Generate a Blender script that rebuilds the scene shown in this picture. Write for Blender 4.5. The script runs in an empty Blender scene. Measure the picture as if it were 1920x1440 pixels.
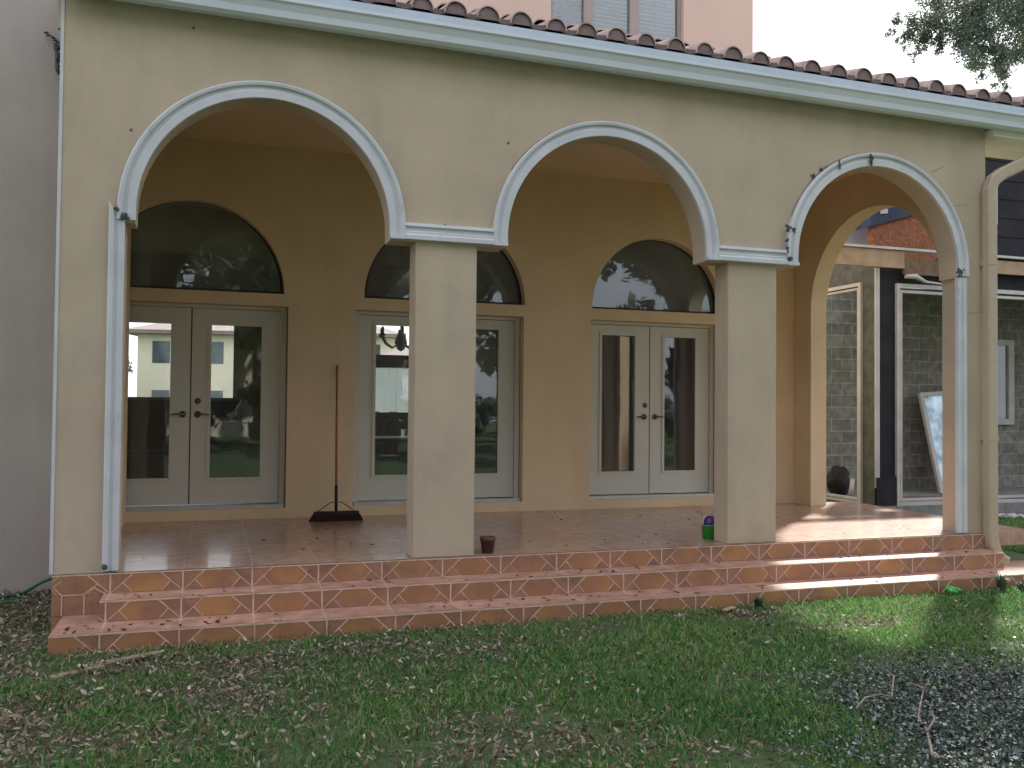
import bpy, bmesh, math, random
import numpy as np
from mathutils import Vector, Matrix, geometry
random.seed(7); rng = np.random.default_rng(11)
SC = bpy.context.scene; COL = SC.collection
PI = math.pi; R = math.radians

# ---------------------------------------------------------------- camera
cam = bpy.data.cameras.new('camera'); camo = bpy.data.objects.new('camera', cam); COL.objects.link(camo)
r3 = Vector((0.95012742, -0.31172335, 0.00929725)); u3 = Vector((-0.01621927, -0.01962038, 0.99967594)); f3 = Vector((0.31143992, 0.94997031, 0.02369778))
m = Matrix.Identity(4)
for i in range(3):
    m[i][0] = r3[i]; m[i][1] = u3[i]; m[i][2] = -f3[i]
m[0][3], m[1][3], m[2][3] = 2.1485, -6.8894, 1.1948
camo.matrix_world = m
cam.sensor_width = 36; cam.lens = 1683.1/1920*36; cam.clip_start = .05; cam.clip_end = 600
SC.camera = camo

# ---------------------------------------------------------------- light
SUN_EL = 43; SUN_AZ = 46.5          # degrees; azimuth clockwise from +Y
w = bpy.data.worlds.new('World'); SC.world = w; w.use_nodes = True
nt = w.node_tree; nt.nodes.clear()
N = nt.nodes.new; L = nt.links.new
sky = N('ShaderNodeTexSky'); sky.sky_type = 'NISHITA'; sky.sun_disc = False
sky.sun_elevation = R(SUN_EL); sky.sun_rotation = R(SUN_AZ); sky.dust_density = 4; sky.air_density = 1.0; sky.ozone_density = 1
bg = N('ShaderNodeBackground'); bg.inputs[1].default_value = .11; L(sky.outputs[0], bg.inputs[0])
cb = N('ShaderNodeBackground'); cb.inputs[0].default_value = (.93, .93, 1.0, 1); cb.inputs[1].default_value = .95
tc = N('ShaderNodeTexCoord'); nz = N('ShaderNodeTexNoise'); nz.inputs['Scale'].default_value = 1.6; nz.inputs['Detail'].default_value = 5
L(tc.outputs['Generated'], nz.inputs['Vector'])
rp = N('ShaderNodeValToRGB'); rp.color_ramp.elements[0].position = .35; rp.color_ramp.elements[0].color = (.55, .55, .55, 1)
rp.color_ramp.elements[1].position = .65; rp.color_ramp.elements[1].color = (.95, .95, .95, 1)
L(nz.outputs[0], rp.inputs[0])
mx = N('ShaderNodeMixShader'); L(rp.outputs[0], mx.inputs[0]); L(bg.outputs[0], mx.inputs[1]); L(cb.outputs[0], mx.inputs[2])
wo = N('ShaderNodeOutputWorld'); L(mx.outputs[0], wo.inputs[0])
sun = bpy.data.lights.new('sun', 'SUN'); sun.energy = 4.8; sun.angle = R(2.6); sun.color = (1, .95, .87)
suno = bpy.data.objects.new('sun', sun); COL.objects.link(suno)
sd = Vector((math.sin(R(SUN_AZ))*math.cos(R(SUN_EL)), math.cos(R(SUN_AZ))*math.cos(R(SUN_EL)), math.sin(R(SUN_EL))))
suno.rotation_euler = sd.to_track_quat('Z', 'Y').to_euler(); suno.location = sd*40
SC.view_settings.view_transform = 'Standard'; SC.view_settings.look = 'None'
SC.view_settings.exposure = 1.33; SC.view_settings.gamma = 1
SC.render.engine = 'CYCLES'; SC.cycles.max_bounces = 8; SC.cycles.diffuse_bounces = 4; SC.cycles.transparent_max_bounces = 16

# ---------------------------------------------------------------- materials
def mat(name, c1, c2=None, rough=.8, scale=6, bump=0, bscale=200, spec=.35, metal=0, detail=5, stain=None, coat=0, streak=0):
    """noise mix of two colours, fine bump, optional stain (colour, scale, lo, hi)"""
    M = bpy.data.materials.new(name); M.use_nodes = True
    t = M.node_tree; b = t.nodes['Principled BSDF']; n = t.nodes.new; l = t.links.new
    co = n('ShaderNodeTexCoord')
    b.inputs['Roughness'].default_value = rough; b.inputs['Specular IOR Level'].default_value = spec; b.inputs['Metallic'].default_value = metal
    if coat: b.inputs['Coat Weight'].default_value = coat; b.inputs['Coat Roughness'].default_value = .12
    c2 = c2 or tuple(x*.85 for x in c1)
    a = n('ShaderNodeTexNoise'); a.inputs['Scale'].default_value = scale; a.inputs['Detail'].default_value = detail
    l(co.outputs['Object'], a.inputs['Vector'])
    r = n('ShaderNodeValToRGB'); r.color_ramp.elements[0].position = .32; r.color_ramp.elements[1].position = .68
    r.color_ramp.elements[0].color = (*c2, 1); r.color_ramp.elements[1].color = (*c1, 1)
    l(a.outputs[0], r.inputs[0]); out = r.outputs[0]
    if stain:
        sc, ss, lo, hi = stain
        s = n('ShaderNodeTexNoise'); s.inputs['Scale'].default_value = ss; s.inputs['Detail'].default_value = 8; s.inputs['Roughness'].default_value = .7
        l(co.outputs['Object'], s.inputs['Vector'])
        q = n('ShaderNodeValToRGB'); q.color_ramp.elements[0].position = lo; q.color_ramp.elements[1].position = hi
        q.color_ramp.elements[0].color = (0, 0, 0, 1); q.color_ramp.elements[1].color = (1, 1, 1, 1)
        l(s.outputs[0], q.inputs[0])
        x = n('ShaderNodeMix'); x.data_type = 'RGBA'; l(q.outputs[0], x.inputs['Factor']); l(out, x.inputs['A']); x.inputs['B'].default_value = (*sc, 1)
        out = x.outputs['Result']
    if streak:
        mp = n('ShaderNodeMapping'); mp.inputs['Scale'].default_value = (2.6, 2.6, .5); l(co.outputs['Object'], mp.inputs[0])
        s = n('ShaderNodeTexNoise'); s.inputs['Scale'].default_value = 1.6; s.inputs['Detail'].default_value = 7; s.inputs['Roughness'].default_value = .65; l(mp.outputs[0], s.inputs['Vector'])
        q = n('ShaderNodeValToRGB'); q.color_ramp.elements[0].position = .40; q.color_ramp.elements[1].position = .75
        q.color_ramp.elements[0].color = (1, 1, 1, 1); q.color_ramp.elements[1].color = (1-streak, 1-streak, 1-streak*1.05, 1); l(s.outputs[0], q.inputs[0])
        x = n('ShaderNodeMix'); x.data_type = 'RGBA'; x.blend_type = 'MULTIPLY'; x.inputs['Factor'].default_value = 1; l(out, x.inputs['A']); l(q.outputs[0], x.inputs['B']); out = x.outputs['Result']
    l(out, b.inputs['Base Color'])
    if bump:
        g = n('ShaderNodeTexNoise'); g.inputs['Scale'].default_value = bscale; g.inputs['Detail'].default_value = 3
        l(co.outputs['Object'], g.inputs['Vector'])
        k = n('ShaderNodeBump'); k.inputs['Strength'].default_value = bump; k.inputs['Distance'].default_value = .01
        l(g.outputs[0], k.inputs['Height']); l(k.outputs[0], b.inputs['Normal'])
    return M
def attr_mat(name, cols, rough=.6, spec=.3, transl=0):
    """colour picked per leaf or blade from a ramp by the mesh attribute 'v'"""
    M = bpy.data.materials.new(name); M.use_nodes = True
    t = M.node_tree; b = t.nodes['Principled BSDF']; n = t.nodes.new; l = t.links.new
    a = n('ShaderNodeAttribute'); a.attribute_name = 'v'
    r = n('ShaderNodeValToRGB'); el = r.color_ramp.elements
    while len(el) < len(cols): el.new(.5)
    for i, c in enumerate(cols): el[i].position = i/(len(cols)-1); el[i].color = (*c, 1)
    l(a.outputs['Fac'], r.inputs[0]); l(r.outputs[0], b.inputs['Base Color'])
    b.inputs['Roughness'].default_value = rough; b.inputs['Specular IOR Level'].default_value = spec
    if transl:
        tr = n('ShaderNodeBsdfTranslucent'); l(r.outputs[0], tr.inputs[0]); x = n('ShaderNodeMixShader'); x.inputs[0].default_value = transl
        l(b.outputs[0], x.inputs[1]); l(tr.outputs[0], x.inputs[2]); l(x.outputs[0], t.nodes['Material Output'].inputs[0])
    return M
def glass_mat(name, tint=(.8, .85, .85), refl=.1, haze=.03):
    M = bpy.data.materials.new(name); M.use_nodes = True; t = M.node_tree; t.nodes.clear(); n = t.nodes.new; l = t.links.new
    tr = n('ShaderNodeBsdfTransparent'); tr.inputs[0].default_value = (*tint, 1)
    g = n('ShaderNodeBsdfGlossy'); g.inputs['Roughness'].default_value = .015; g.inputs[0].default_value = (.9, .95, 1, 1)
    lw = n('ShaderNodeFresnel'); lw.inputs[0].default_value = 1.5
    ad = n('ShaderNodeMath'); ad.operation = 'ADD'; ad.inputs[1].default_value = refl; l(lw.outputs[0], ad.inputs[0])
    co = n('ShaderNodeTexCoord'); z = n('ShaderNodeTexNoise'); z.inputs['Scale'].default_value = 2.2; l(co.outputs['Object'], z.inputs['Vector'])
    bp = n('ShaderNodeBump'); bp.inputs['Strength'].default_value = .06; bp.inputs['Distance'].default_value = .03; l(z.outputs[0], bp.inputs['Height']); l(bp.outputs[0], g.inputs['Normal'])
    x = n('ShaderNodeMixShader'); l(ad.outputs[0], x.inputs[0]); l(tr.outputs[0], x.inputs[1]); l(g.outputs[0], x.inputs[2])
    df = n('ShaderNodeBsdfDiffuse'); df.inputs[0].default_value = (.62, .66, .66, 1); dz = n('ShaderNodeTexNoise'); dz.inputs['Scale'].default_value = 3; dz.inputs['Detail'].default_value = 6; l(co.outputs['Object'], dz.inputs['Vector'])  # pale diffuse mixed over the panes in place of reflected haze
    dm = n('ShaderNodeMath'); dm.operation = 'MULTIPLY'; dm.inputs[1].default_value = haze*2; l(dz.outputs[0], dm.inputs[0])
    x2 = n('ShaderNodeMixShader'); l(dm.outputs[0], x2.inputs[0]); l(x.outputs[0], x2.inputs[1]); l(df.outputs[0], x2.inputs[2])
    o = n('ShaderNodeOutputMaterial'); l(x2.outputs[0], o.inputs[0]); return M
def brick_mat(name, c1, c2, mortar, bw, bh, msize, rough=.9, plane='xz', offset=.5, bump=.4, spec=.3, coat=0, streak=0, phase=(0, 0)):
    M = bpy.data.materials.new(name); M.use_nodes = True
    t = M.node_tree; b = t.nodes['Principled BSDF']; n = t.nodes.new; l = t.links.new
    co = n('ShaderNodeTexCoord'); sp = n('ShaderNodeSeparateXYZ'); cb = n('ShaderNodeCombineXYZ'); l(co.outputs['Object'], sp.inputs[0])
    ax = {'x': 0, 'y': 1, 'z': 2}
    l(sp.outputs[ax[plane[0]]], cb.inputs[0]); l(sp.outputs[ax[plane[1]]], cb.inputs[1])
    mp = n('ShaderNodeMapping'); mp.inputs['Location'].default_value = (-phase[0], -phase[1], 0); l(cb.outputs[0], mp.inputs[0])
    k = n('ShaderNodeTexBrick'); k.offset = offset; k.inputs['Scale'].default_value = 1; k.inputs['Brick Width'].default_value = bw; k.inputs['Row Height'].default_value = bh
    k.inputs['Mortar Size'].default_value = msize; k.inputs['Mortar Smooth'].default_value = .3; k.inputs['Bias'].default_value = 0
    k.inputs['Color1'].default_value = (*c1, 1); k.inputs['Color2'].default_value = (*c2, 1); k.inputs['Mortar'].default_value = (*mortar, 1)
    l(mp.outputs[0], k.inputs['Vector'])
    z = n('ShaderNodeTexNoise'); z.inputs['Scale'].default_value = 9; z.inputs['Detail'].default_value = 8; l(co.outputs['Object'], z.inputs['Vector'])
    rr = n('ShaderNodeValToRGB'); rr.color_ramp.elements[0].color = (.62, .62, .62, 1); rr.color_ramp.elements[1].color = (1.15, 1.15, 1.15, 1); rr.color_ramp.elements[0].position = .3; rr.color_ramp.elements[1].position = .7
    l(z.outputs[0], rr.inputs[0])
    x = n('ShaderNodeMix'); x.data_type = 'RGBA'; x.blend_type = 'MULTIPLY'; x.inputs['Factor'].default_value = 1
    l(k.outputs['Color'], x.inputs['A']); l(rr.outputs[0], x.inputs['B']); l(x.outputs['Result'], b.inputs['Base Color'])
    b.inputs['Roughness'].default_value = rough; b.inputs['Specular IOR Level'].default_value = spec
    if coat: b.inputs['Coat Weight'].default_value = coat; b.inputs['Coat Roughness'].default_value = .09
    inv = n('ShaderNodeMath'); inv.operation = 'MULTIPLY'; inv.inputs[1].default_value = -1; l(k.outputs['Fac'], inv.inputs[0])
    h = inv.outputs[0]
    if streak:
        wv = n('ShaderNodeTexWave'); wv.bands_direction = 'Y'; wv.inputs['Scale'].default_value = 7; wv.inputs['Distortion'].default_value = 2.5; wv.inputs['Detail'].default_value = 3
        l(co.outputs['Object'], wv.inputs['Vector']); m2 = n('ShaderNodeMath'); m2.operation = 'MULTIPLY_ADD'; m2.inputs[1].default_value = streak
        l(wv.outputs['Fac'], m2.inputs[0]); l(h, m2.inputs[2]); h = m2.outputs[0]
    bp = n('ShaderNodeBump'); bp.inputs['Strength'].default_value = bump; bp.inputs['Distance'].default_value = .004; l(h, bp.inputs['Height'])
    l(bp.outputs[0], b.inputs['Normal'])
    if coat: l(bp.outputs[0], b.inputs['Coat Normal'])
    return M
G = {}
G['stucco'] = mat('stucco_cream', (.53, .443, .335), (.465, .388, .292), .92, 1.5, .4, 190, .2, streak=.09, stain=((.36, .32, .27), 1.7, .54, .88))
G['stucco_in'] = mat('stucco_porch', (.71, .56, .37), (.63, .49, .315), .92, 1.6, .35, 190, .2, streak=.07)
G['stucco_left'] = mat('stucco_grey', (.42, .375, .345), (.36, .32, .295), .92, 1.1, .4, 190, .2, streak=.09)
G['stucco_up'] = mat('stucco_flared', (.66, .50, .42), (.60, .45, .38), .92, 1.1, .3, 160, .2)  # lighter, pinker copy of the stucco; lens flare and lesser shade in its colour
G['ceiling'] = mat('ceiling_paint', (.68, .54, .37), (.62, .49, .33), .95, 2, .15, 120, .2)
G['trim'] = mat('trim_blue_white', (.58, .605, .64), (.49, .515, .55), .6, 3, .15, 60, .35, stain=((.27, .30, .29), 5, .60, .82))
G['gutter'] = mat('gutter_paint', (.60, .655, .71), (.54, .595, .65), .42, 2, .05, 40, .5, stain=((.34, .38, .37), 3, .62, .85))
G['fascia'] = mat('fascia_blue', (.50, .58, .66), (.44, .52, .60), .55, 4, .05, 40, .4)
G['spout'] = mat('downspout_paint', (.44, .37, .27), (.37, .31, .23), .5, 3, .05, 40, .4)
G['tile_roof'] = mat('roof_terracotta', (.54, .41, .36), (.38, .28, .25), .85, 9, .5, 60, .25, stain=((.13, .10, .10), 6, .52, .72))  # terracotta lightened to carry sun and glare on the slopes
G['door'] = mat('door_paint', (.56, .55, .48), (.52, .51, .445), .5, 1.5, .04, 60, .4)
G['dark'] = mat('dark_gasket', (.03, .03, .03), (.02, .02, .02), .6)
G['metal'] = mat('handle_metal', (.16, .14, .12), (.10, .09, .08), .35, 20, 0, 1, .5, metal=.9)
G['sill'] = mat('aluminium_sill', (.55, .56, .56), (.45, .46, .46), .4, 8, 0, 1, .5, metal=.4)
G['glass'] = glass_mat('door_glass', (.90, .93, .93), .02)
G['fan_glass'] = glass_mat('fanlight_glass', (.6, .65, .67), .04, .16)
G['seal'] = mat('sealant_stain', (.045, .05, .05), (.09, .09, .085), .8, 40, .4, 90)
G['grime'] = mat('grime', (.22, .21, .18), (.13, .13, .12), .9, 14)
G['octo'] = mat('tile_ochre', (.42, .21, .09), (.29, .135, .075), .42, 3.1, .12, 60, .4, detail=7, stain=((.24, .13, .10), 4.5, .45, .75), coat=.12)
G['tri'] = mat('tile_terracotta', (.37, .185, .11), (.27, .135, .09), .45, 4, .12, 60, .4, stain=((.17, .11, .09), 7, .5, .72), coat=.1)
G['grout'] = mat('grout_pink', (.64, .47, .37), (.52, .38, .30), .9, 20, .2, 90, stain=((.24, .18, .15), 9, .5, .75))
G['tread'] = brick_mat('tread_tile', (.48, .28, .215), (.41, .24, .185), (.56, .41, .34), .475, .9, .006, .42, 'xy', 0, .25, .5, .3, .35, (1.46, -.9))
G['floor'] = brick_mat('porch_tile', (.45, .275, .205), (.37, .225, .17), (.50, .38, .32), .475, .475, .006, .32, 'xy', 0, .2, .5, .55, .3, (1.46, 0))
G['wood_red'] = mat('broom_wood', (.34, .13, .065), (.26, .09, .05), .5, 12)
G['black'] = mat('matte_black', (.022, .02, .022), (.012, .012, .012), .7)
G['bristle'] = mat('bristle_maroon', (.05, .015, .015), (.025, .01, .01), .9, 60, .5, 300)
G['steel'] = mat('brace_steel', (.10, .09, .085), (.06, .05, .05), .45, 20, 0, 1, .5, metal=.6)
G['brown_pot'] = mat('pot_brown', (.10, .055, .04), (.07, .04, .03), .6, 15, .1, 60)
G['soil'] = mat('potting_soil', (.03, .022, .016), (.015, .011, .009), .95, 60, .8, 120)
G['green_p'] = mat('green_plastic', (.03, .34, .05), (.025, .27, .04), .35, 5, 0, 1, .5)
G['purple_p'] = mat('purple_plastic', (.07, .03, .22), (.05, .02, .16), .4, 5, 0, 1, .5)
G['cream_p'] = mat('cream_plastic', (.55, .50, .30), (.5, .45, .27), .45, 5, 0, 1, .5)
G['hose'] = mat('hose_green', (.02, .13, .09), (.015, .09, .07), .4, 12)
G['plank'] = mat('weathered_wood', (.30, .25, .17), (.17, .14, .10), .85, 9, .5, 60, stain=((.10, .08, .06), 7, .5, .7))
G['pale_wood'] = mat('new_lumber', (.40, .29, .19), (.30, .21, .14), .8, 6, .3, 50)
G['old_wood'] = mat('old_lumber', (.20, .13, .08), (.11, .075, .05), .85, 12, .5, 50)
G['bark'] = mat('branch_bark', (.36, .30, .26), (.20, .16, .14), .9, 14, .7, 80)
G['felt'] = mat('black_felt', (.028, .028, .038), (.018, .018, .025), .8, 3, .5, 14, .2)
G['felt_blue'] = mat('roof_felt_blue', (.035, .05, .10), (.02, .03, .06), .6, 3, .5, 10)
G['sheath'] = mat('grey_sheathing', (.12, .125, .12), (.07, .075, .072), .85, 7, .4, 30, stain=((.26, .27, .27), 26, .62, .74))
G['osb'] = mat('strand_board', (.34, .13, .06), (.19, .07, .035), .8, 14, .4, 40, stain=((.48, .26, .18), 18, .56, .7))
G['white_f'] = mat('white_vinyl', (.50, .49, .50), (.40, .39, .40), .45, 4, 0, 1, .4)
G['bluewall'] = mat('primer_blue', (.42, .47, .56), (.38, .43, .52), .8, 3, .2, 60)
G['cmu'] = brick_mat('concrete_block', (.20, .195, .175), (.27, .265, .245), (.36, .35, .32), .406, .203, .010, .95, 'xz')
G['cmu_y'] = brick_mat('concrete_block_side', (.24, .235, .225), (.30, .295, .29), (.36, .35, .33), .406, .203, .010, .95, 'yz')
G['concrete'] = mat('slab_concrete', (.26, .26, .26), (.16, .165, .17), .9, 5, .4, 60, stain=((.09, .09, .09), 6, .55, .75))
G['room_wall'] = mat('room_paint', (.34, .29, .17), (.31, .265, .155), .9, 2)
G['room_floor'] = mat('room_floor', (.10, .06, .04), (.07, .045, .03), .3, 6)
G['blind'] = mat('blind_white', (.75, .78, .78), (.7, .73, .73), .7, 4)
_t = G['blind'].node_tree; _x = _t.nodes.new('ShaderNodeMixShader'); _r = _t.nodes.new('ShaderNodeBsdfTranslucent'); _r.inputs[0].default_value = (.85, .88, .88, 1); _x.inputs[0].default_value = .7
_t.links.new(_t.nodes['Principled BSDF'].outputs[0], _x.inputs[1]); _t.links.new(_r.outputs[0], _x.inputs[2]); _t.links.new(_x.outputs[0], _t.nodes['Material Output'].inputs[0])
G['curtain'] = mat('curtain_cream', (.90, .80, .68), (.86, .76, .64), .85, 4, .2, 80)
G['darkwood'] = mat('dark_furniture', (.03, .02, .018), (.02, .014, .012), .45, 10)
G['house_wall'] = mat('far_stucco', (.88, .80, .62), (.84, .77, .60), .9, 1)
G['far_roof'] = mat('far_roof', (.30, .24, .22), (.22, .18, .17), .9, 5)
G['white_paint'] = mat('white_paint', (.78, .78, .76), (.7, .7, .68), .6, 5)

# ---------------------------------------------------------------- mesh helpers
class MB:
    def __init__(s): s.b = bmesh.new()
    def quad(s, pts, mi=0, smooth=False):
        f = s.b.faces.new([s.b.verts.new(p) for p in pts]); f.material_index = mi; f.smooth = smooth; return f
    def box(s, x0, x1, y0, y1, z0, z1, mi=0, bev=0, M=None):
        c = [(x0, y0, z0), (x1, y0, z0), (x1, y1, z0), (x0, y1, z0), (x0, y0, z1), (x1, y0, z1), (x1, y1, z1), (x0, y1, z1)]
        v = [s.b.verts.new(M @ Vector(p) if M else p) for p in c]
        fs = [s.b.faces.new([v[i] for i in q]) for q in ((3, 2, 1, 0), (4, 5, 6, 7), (0, 1, 5, 4), (1, 2, 6, 5), (2, 3, 7, 6), (3, 0, 4, 7))]
        for f in fs: f.material_index = mi
        if bev:
            r = bmesh.ops.bevel(s.b, geom=list({e for f in fs for e in f.edges}), offset=bev, segments=2, affect='EDGES')
            for f in r['faces']: f.material_index = mi
        return s
    def tube(s, pts, rad, n=8, mi=0, cap=True, smooth=True):
        pts = [Vector(p) for p in pts]; rr = rad if isinstance(rad, (list, tuple)) else [rad]*len(pts)
        rings = []; up = Vector((.13, .21, .97))
        for i, p in enumerate(pts):
            d = (pts[min(i+1, len(pts)-1)]-pts[max(i-1, 0)]).normalized()
            a = d.cross(up)
            if a.length < .05: a = d.cross(Vector((1, 0, 0)))
            a.normalize(); b = d.cross(a).normalized()
            rings.append([s.b.verts.new(p+(a*math.cos(2*PI*k/n)+b*math.sin(2*PI*k/n))*rr[i]) for k in range(n)])
        for i in range(len(rings)-1):
            for k in range(n):
                f = s.b.faces.new((rings[i][k], rings[i][(k+1) % n], rings[i+1][(k+1) % n], rings[i+1][k])); f.smooth = smooth; f.material_index = mi
        if cap:
            for q in (rings[0][::-1], rings[-1]): s.b.faces.new(q).material_index = mi
        return s
    def lathe(s, c, prof, n=24, mi=0, M=None):
        rings = []
        for r, z in prof:
            rings.append([s.b.verts.new((M or Matrix.Identity(4)) @ Vector((c[0]+r*math.cos(2*PI*k/n), c[1]+r*math.sin(2*PI*k/n), c[2]+z))) for k in range(n)])
        for i in range(len(rings)-1):
            for k in range(n):
                f = s.b.faces.new((rings[i][k], rings[i][(k+1) % n], rings[i+1][(k+1) % n], rings[i+1][k])); f.smooth = True; f.material_index = mi
        for q, r in ((rings[0][::-1], prof[0][0]), (rings[-1], prof[-1][0])):
            if r > 1e-4: s.b.faces.new(q).material_index = mi
        return s
    def blob(s, c, rad, sc=(1, 1, 1), jit=.2, sub=2, mi=0, smooth=True):
        r = bmesh.ops.create_icosphere(s.b, subdivisions=sub, radius=rad)
        for v in r['verts']:
            k = 1+random.uniform(-jit, jit); v.co = Vector((v.co.x*sc[0]*k+c[0], v.co.y*sc[1]*k+c[1], v.co.z*sc[2]*k+c[2]))
        for v in r['verts']:
            for f in v.link_faces: f.smooth = smooth; f.material_index = mi
        return s
    def plate(s, loops, a, b, ax='y', mi=0):
        """loops of (u, z) in the plane; extruded from a to b along ax ('y': u is x; 'x': u is y); first loop outer, others holes"""
        P = (lambda u, z, d: (u, d, z)) if ax == 'y' else (lambda u, z, d: (d, u, z))
        tri = geometry.tessellate_polygon([[Vector((u, z, 0)) for u, z in lp] for lp in loops])
        flat = [p for lp in loops for p in lp]
        va = [s.b.verts.new(P(u, z, a)) for u, z in flat]; vb = [s.b.verts.new(P(u, z, b)) for u, z in flat]
        for t in tri:
            for vv in (va, vb):
                try: s.b.faces.new([vv[i] for i in t]).material_index = mi
                except ValueError: pass
        o = 0
        for lp in loops:
            n = len(lp)
            for i in range(n):
                j = (i+1) % n; f = s.b.faces.new((va[o+i], va[o+j], vb[o+j], vb[o+i])); f.material_index = mi
            o += n
        return s
    def obj(s, name, mats, parent=None, **kw):
        bmesh.ops.recalc_face_normals(s.b, faces=s.b.faces[:])
        me = bpy.data.meshes.new(name); s.b.to_mesh(me); s.b.free()
        for q in (mats if isinstance(mats, (list, tuple)) else [mats]): me.materials.append(G[q])
        o = bpy.data.objects.new(name, me); COL.objects.link(o)
        if parent: adopt(o, parent)
        for k, v in kw.items(): o[k] = v
        return o
def wloc(o):
    p = Vector(o.location)
    return p if not o.parent else p + o.matrix_parent_inverse.translation + wloc(o.parent)
def adopt(o, parent):
    o.parent = parent; o.matrix_parent_inverse = Matrix.Translation(-wloc(parent))
def thing(name, loc, label, cat, group=None):
    o = bpy.data.objects.new(name, None); COL.objects.link(o); o.location = loc; o['label'] = label; o['category'] = cat
    o.empty_display_size = .1
    if group: o['group'] = group
    return o
def tag(o, label, cat, group=None):
    o['label'] = label; o['category'] = cat
    if group: o['group'] = group
    return o
def bulk(name, V, F, val, mats, parent=None, smooth=False):
    """numpy mesh: V (n,3), F (m,k) all same size, val per vertex"""
    me = bpy.data.meshes.new(name); n, k = len(F), F.shape[1]
    me.vertices.add(len(V)); me.vertices.foreach_set('co', V.astype(np.float32).ravel())
    me.loops.add(n*k); me.loops.foreach_set('vertex_index', F.astype(np.int32).ravel())
    me.polygons.add(n); me.polygons.foreach_set('loop_start', np.arange(0, n*k, k, dtype=np.int32)); me.polygons.foreach_set('loop_total', np.full(n, k, np.int32))
    if smooth: me.polygons.foreach_set('use_smooth', np.ones(n, bool))
    a = me.attributes.new('v', 'FLOAT', 'POINT'); a.data.foreach_set('value', val.astype(np.float32))
    me.update(calc_edges=True); me.materials.append(mats)
    o = bpy.data.objects.new(name, me); COL.objects.link(o)
    if parent: adopt(o, parent)
    return o
def arc(cx, cz, r, a0, a1, n=32): return [(cx+r*math.cos(a0+(a1-a0)*i/n), cz+r*math.sin(a0+(a1-a0)*i/n)) for i in range(n+1)]
def cloud(x, y, s=1.0, seed=0):
    """smooth 2D value noise in numpy, 0..1"""
    x = np.asarray(x)*s+seed*17.3; y = np.asarray(y)*s-seed*9.1; xi = np.floor(x).astype(int); yi = np.floor(y).astype(int); fx = x-xi; fy = y-yi
    fx = fx*fx*(3-2*fx); fy = fy*fy*(3-2*fy)
    h = lambda a, b: np.modf(np.abs(np.sin(a*127.1+b*311.7+seed*7.7)*43758.5453))[0]
    return (h(xi, yi)*(1-fx)+h(xi+1, yi)*fx)*(1-fy)+(h(xi, yi+1)*(1-fx)+h(xi+1, yi+1)*fx)*fy
def px(u, v, ax, val):
    d = r3*((u-960)/1683.1)+u3*((720-v)/1683.1)+f3; C = camo.matrix_world.translation; t = (val-C[ax])/d[ax]; return C+d*t

# ================================================================ GROUND
GZ = -.40
M_ = MB()
nx, ny = 90, 60
xs = [-80, -30, -12]+[-6+i*.25 for i in range(nx)]+[20, 35, 90]; ys = [-90, -30, -12]+[-8+i*.25 for i in range(ny)]+[12, 30, 120]
vv = [[M_.b.verts.new((x, y, GZ+(.018*(float(cloud(x, y, 1.6, 3))-.5) if -6 < x < 16 and -8 < y < 6.5 else 0))) for y in ys] for x in xs]
for i in range(len(xs)-1):
    for j in range(len(ys)-1): M_.b.faces.new((vv[i][j], vv[i+1][j], vv[i+1][j+1], vv[i][j+1])).smooth = True
G['ground'] = mat('ground_soil', (.13, .10, .075), (.045, .042, .028), .95, 45, .9, 60, .2, detail=8, stain=((.045, .10, .03), 30, .38, .55))
g = M_.obj('ground', 'ground'); g['kind'] = 'structure'

# ================================================================ HOUSE
house = thing('house', (5.2, 0, GZ), 'cream stucco house with an arcaded porch of three arches and a clay tile roof', 'house')
AX = (2.485, 5.26, 8.011); ZS = 2.553; RI = .915; T = .225; XL = 1.085; XR = 9.28
COLX = ((3.603, 4.103), (6.397, 6.897))
# arcade wall
def slope_z(x): return 4.06-.0109*(x-1.1)
zb = ZS-.085
lp = [(XL, 0), (1.50, 0), (1.50, zb), (AX[0]-RI, zb)]+arc(AX[0], ZS, RI, PI, 0)+[(AX[0]+RI, zb), (AX[1]-RI, zb)]+arc(AX[1], ZS, RI, PI, 0)+[(AX[1]+RI, zb), (AX[2]-RI, zb)]\
    + arc(AX[2], ZS, RI, PI, 0)+[(AX[2]+RI, zb), (8.965, zb), (8.965, 0), (XR, 0), (XR, slope_z(XR)), (XL, slope_z(XL))]
MB().plate([lp], 0, T).obj('arcade_wall', 'stucco', house)
for a, b in COLX:
    MB().box(a, b, .002, T-.002, 0, zb, bev=.006).obj('column', 'stucco', house)
# corner bead on the left edge
MB().box(XL-.018, XL+.004, -.006, .02, .0, 4.0).obj('corner_bead', 'trim', house)
# arch trim : stepped moulding swept along the arc
def sweep_arc(mb, cx, cz, prof, a0, a1, n=48):
    rings = []
    for i in range(n+1):
        a = a0+(a1-a0)*i/n
        rings.append([mb.b.verts.new((cx+r*math.cos(a), y, cz+r*math.sin(a))) for r, y in prof])
    k = len(prof)
    for i in range(n):
        for j in range(k):
            f = mb.b.faces.new((rings[i][j], rings[i][(j+1) % k], rings[i+1][(j+1) % k], rings[i+1][j]))
    mb.b.faces.new(rings[0]); mb.b.faces.new(rings[-1][::-1])
RO = 1.031
prof = [(RI-.006, .004), (RI-.006, -.030), (RI+.045, -.030), (RI+.055, -.022), (RI+.075, -.022), (RI+.085, -.042), (RO-.012, -.046), (RO, -.036), (RO, .004)]
def post_prof(x0, x1):   # same steps laid straight: list of (x, y)
    w_ = x1-x0
    return [(x0, .004), (x0, -.034), (x0+.1*w_, -.042), (x0+.3*w_, -.042), (x0+.38*w_, -.024), (x0+.55*w_, -.024), (x0+.62*w_, -.031), (x1, -.031), (x1, .004)]
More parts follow.
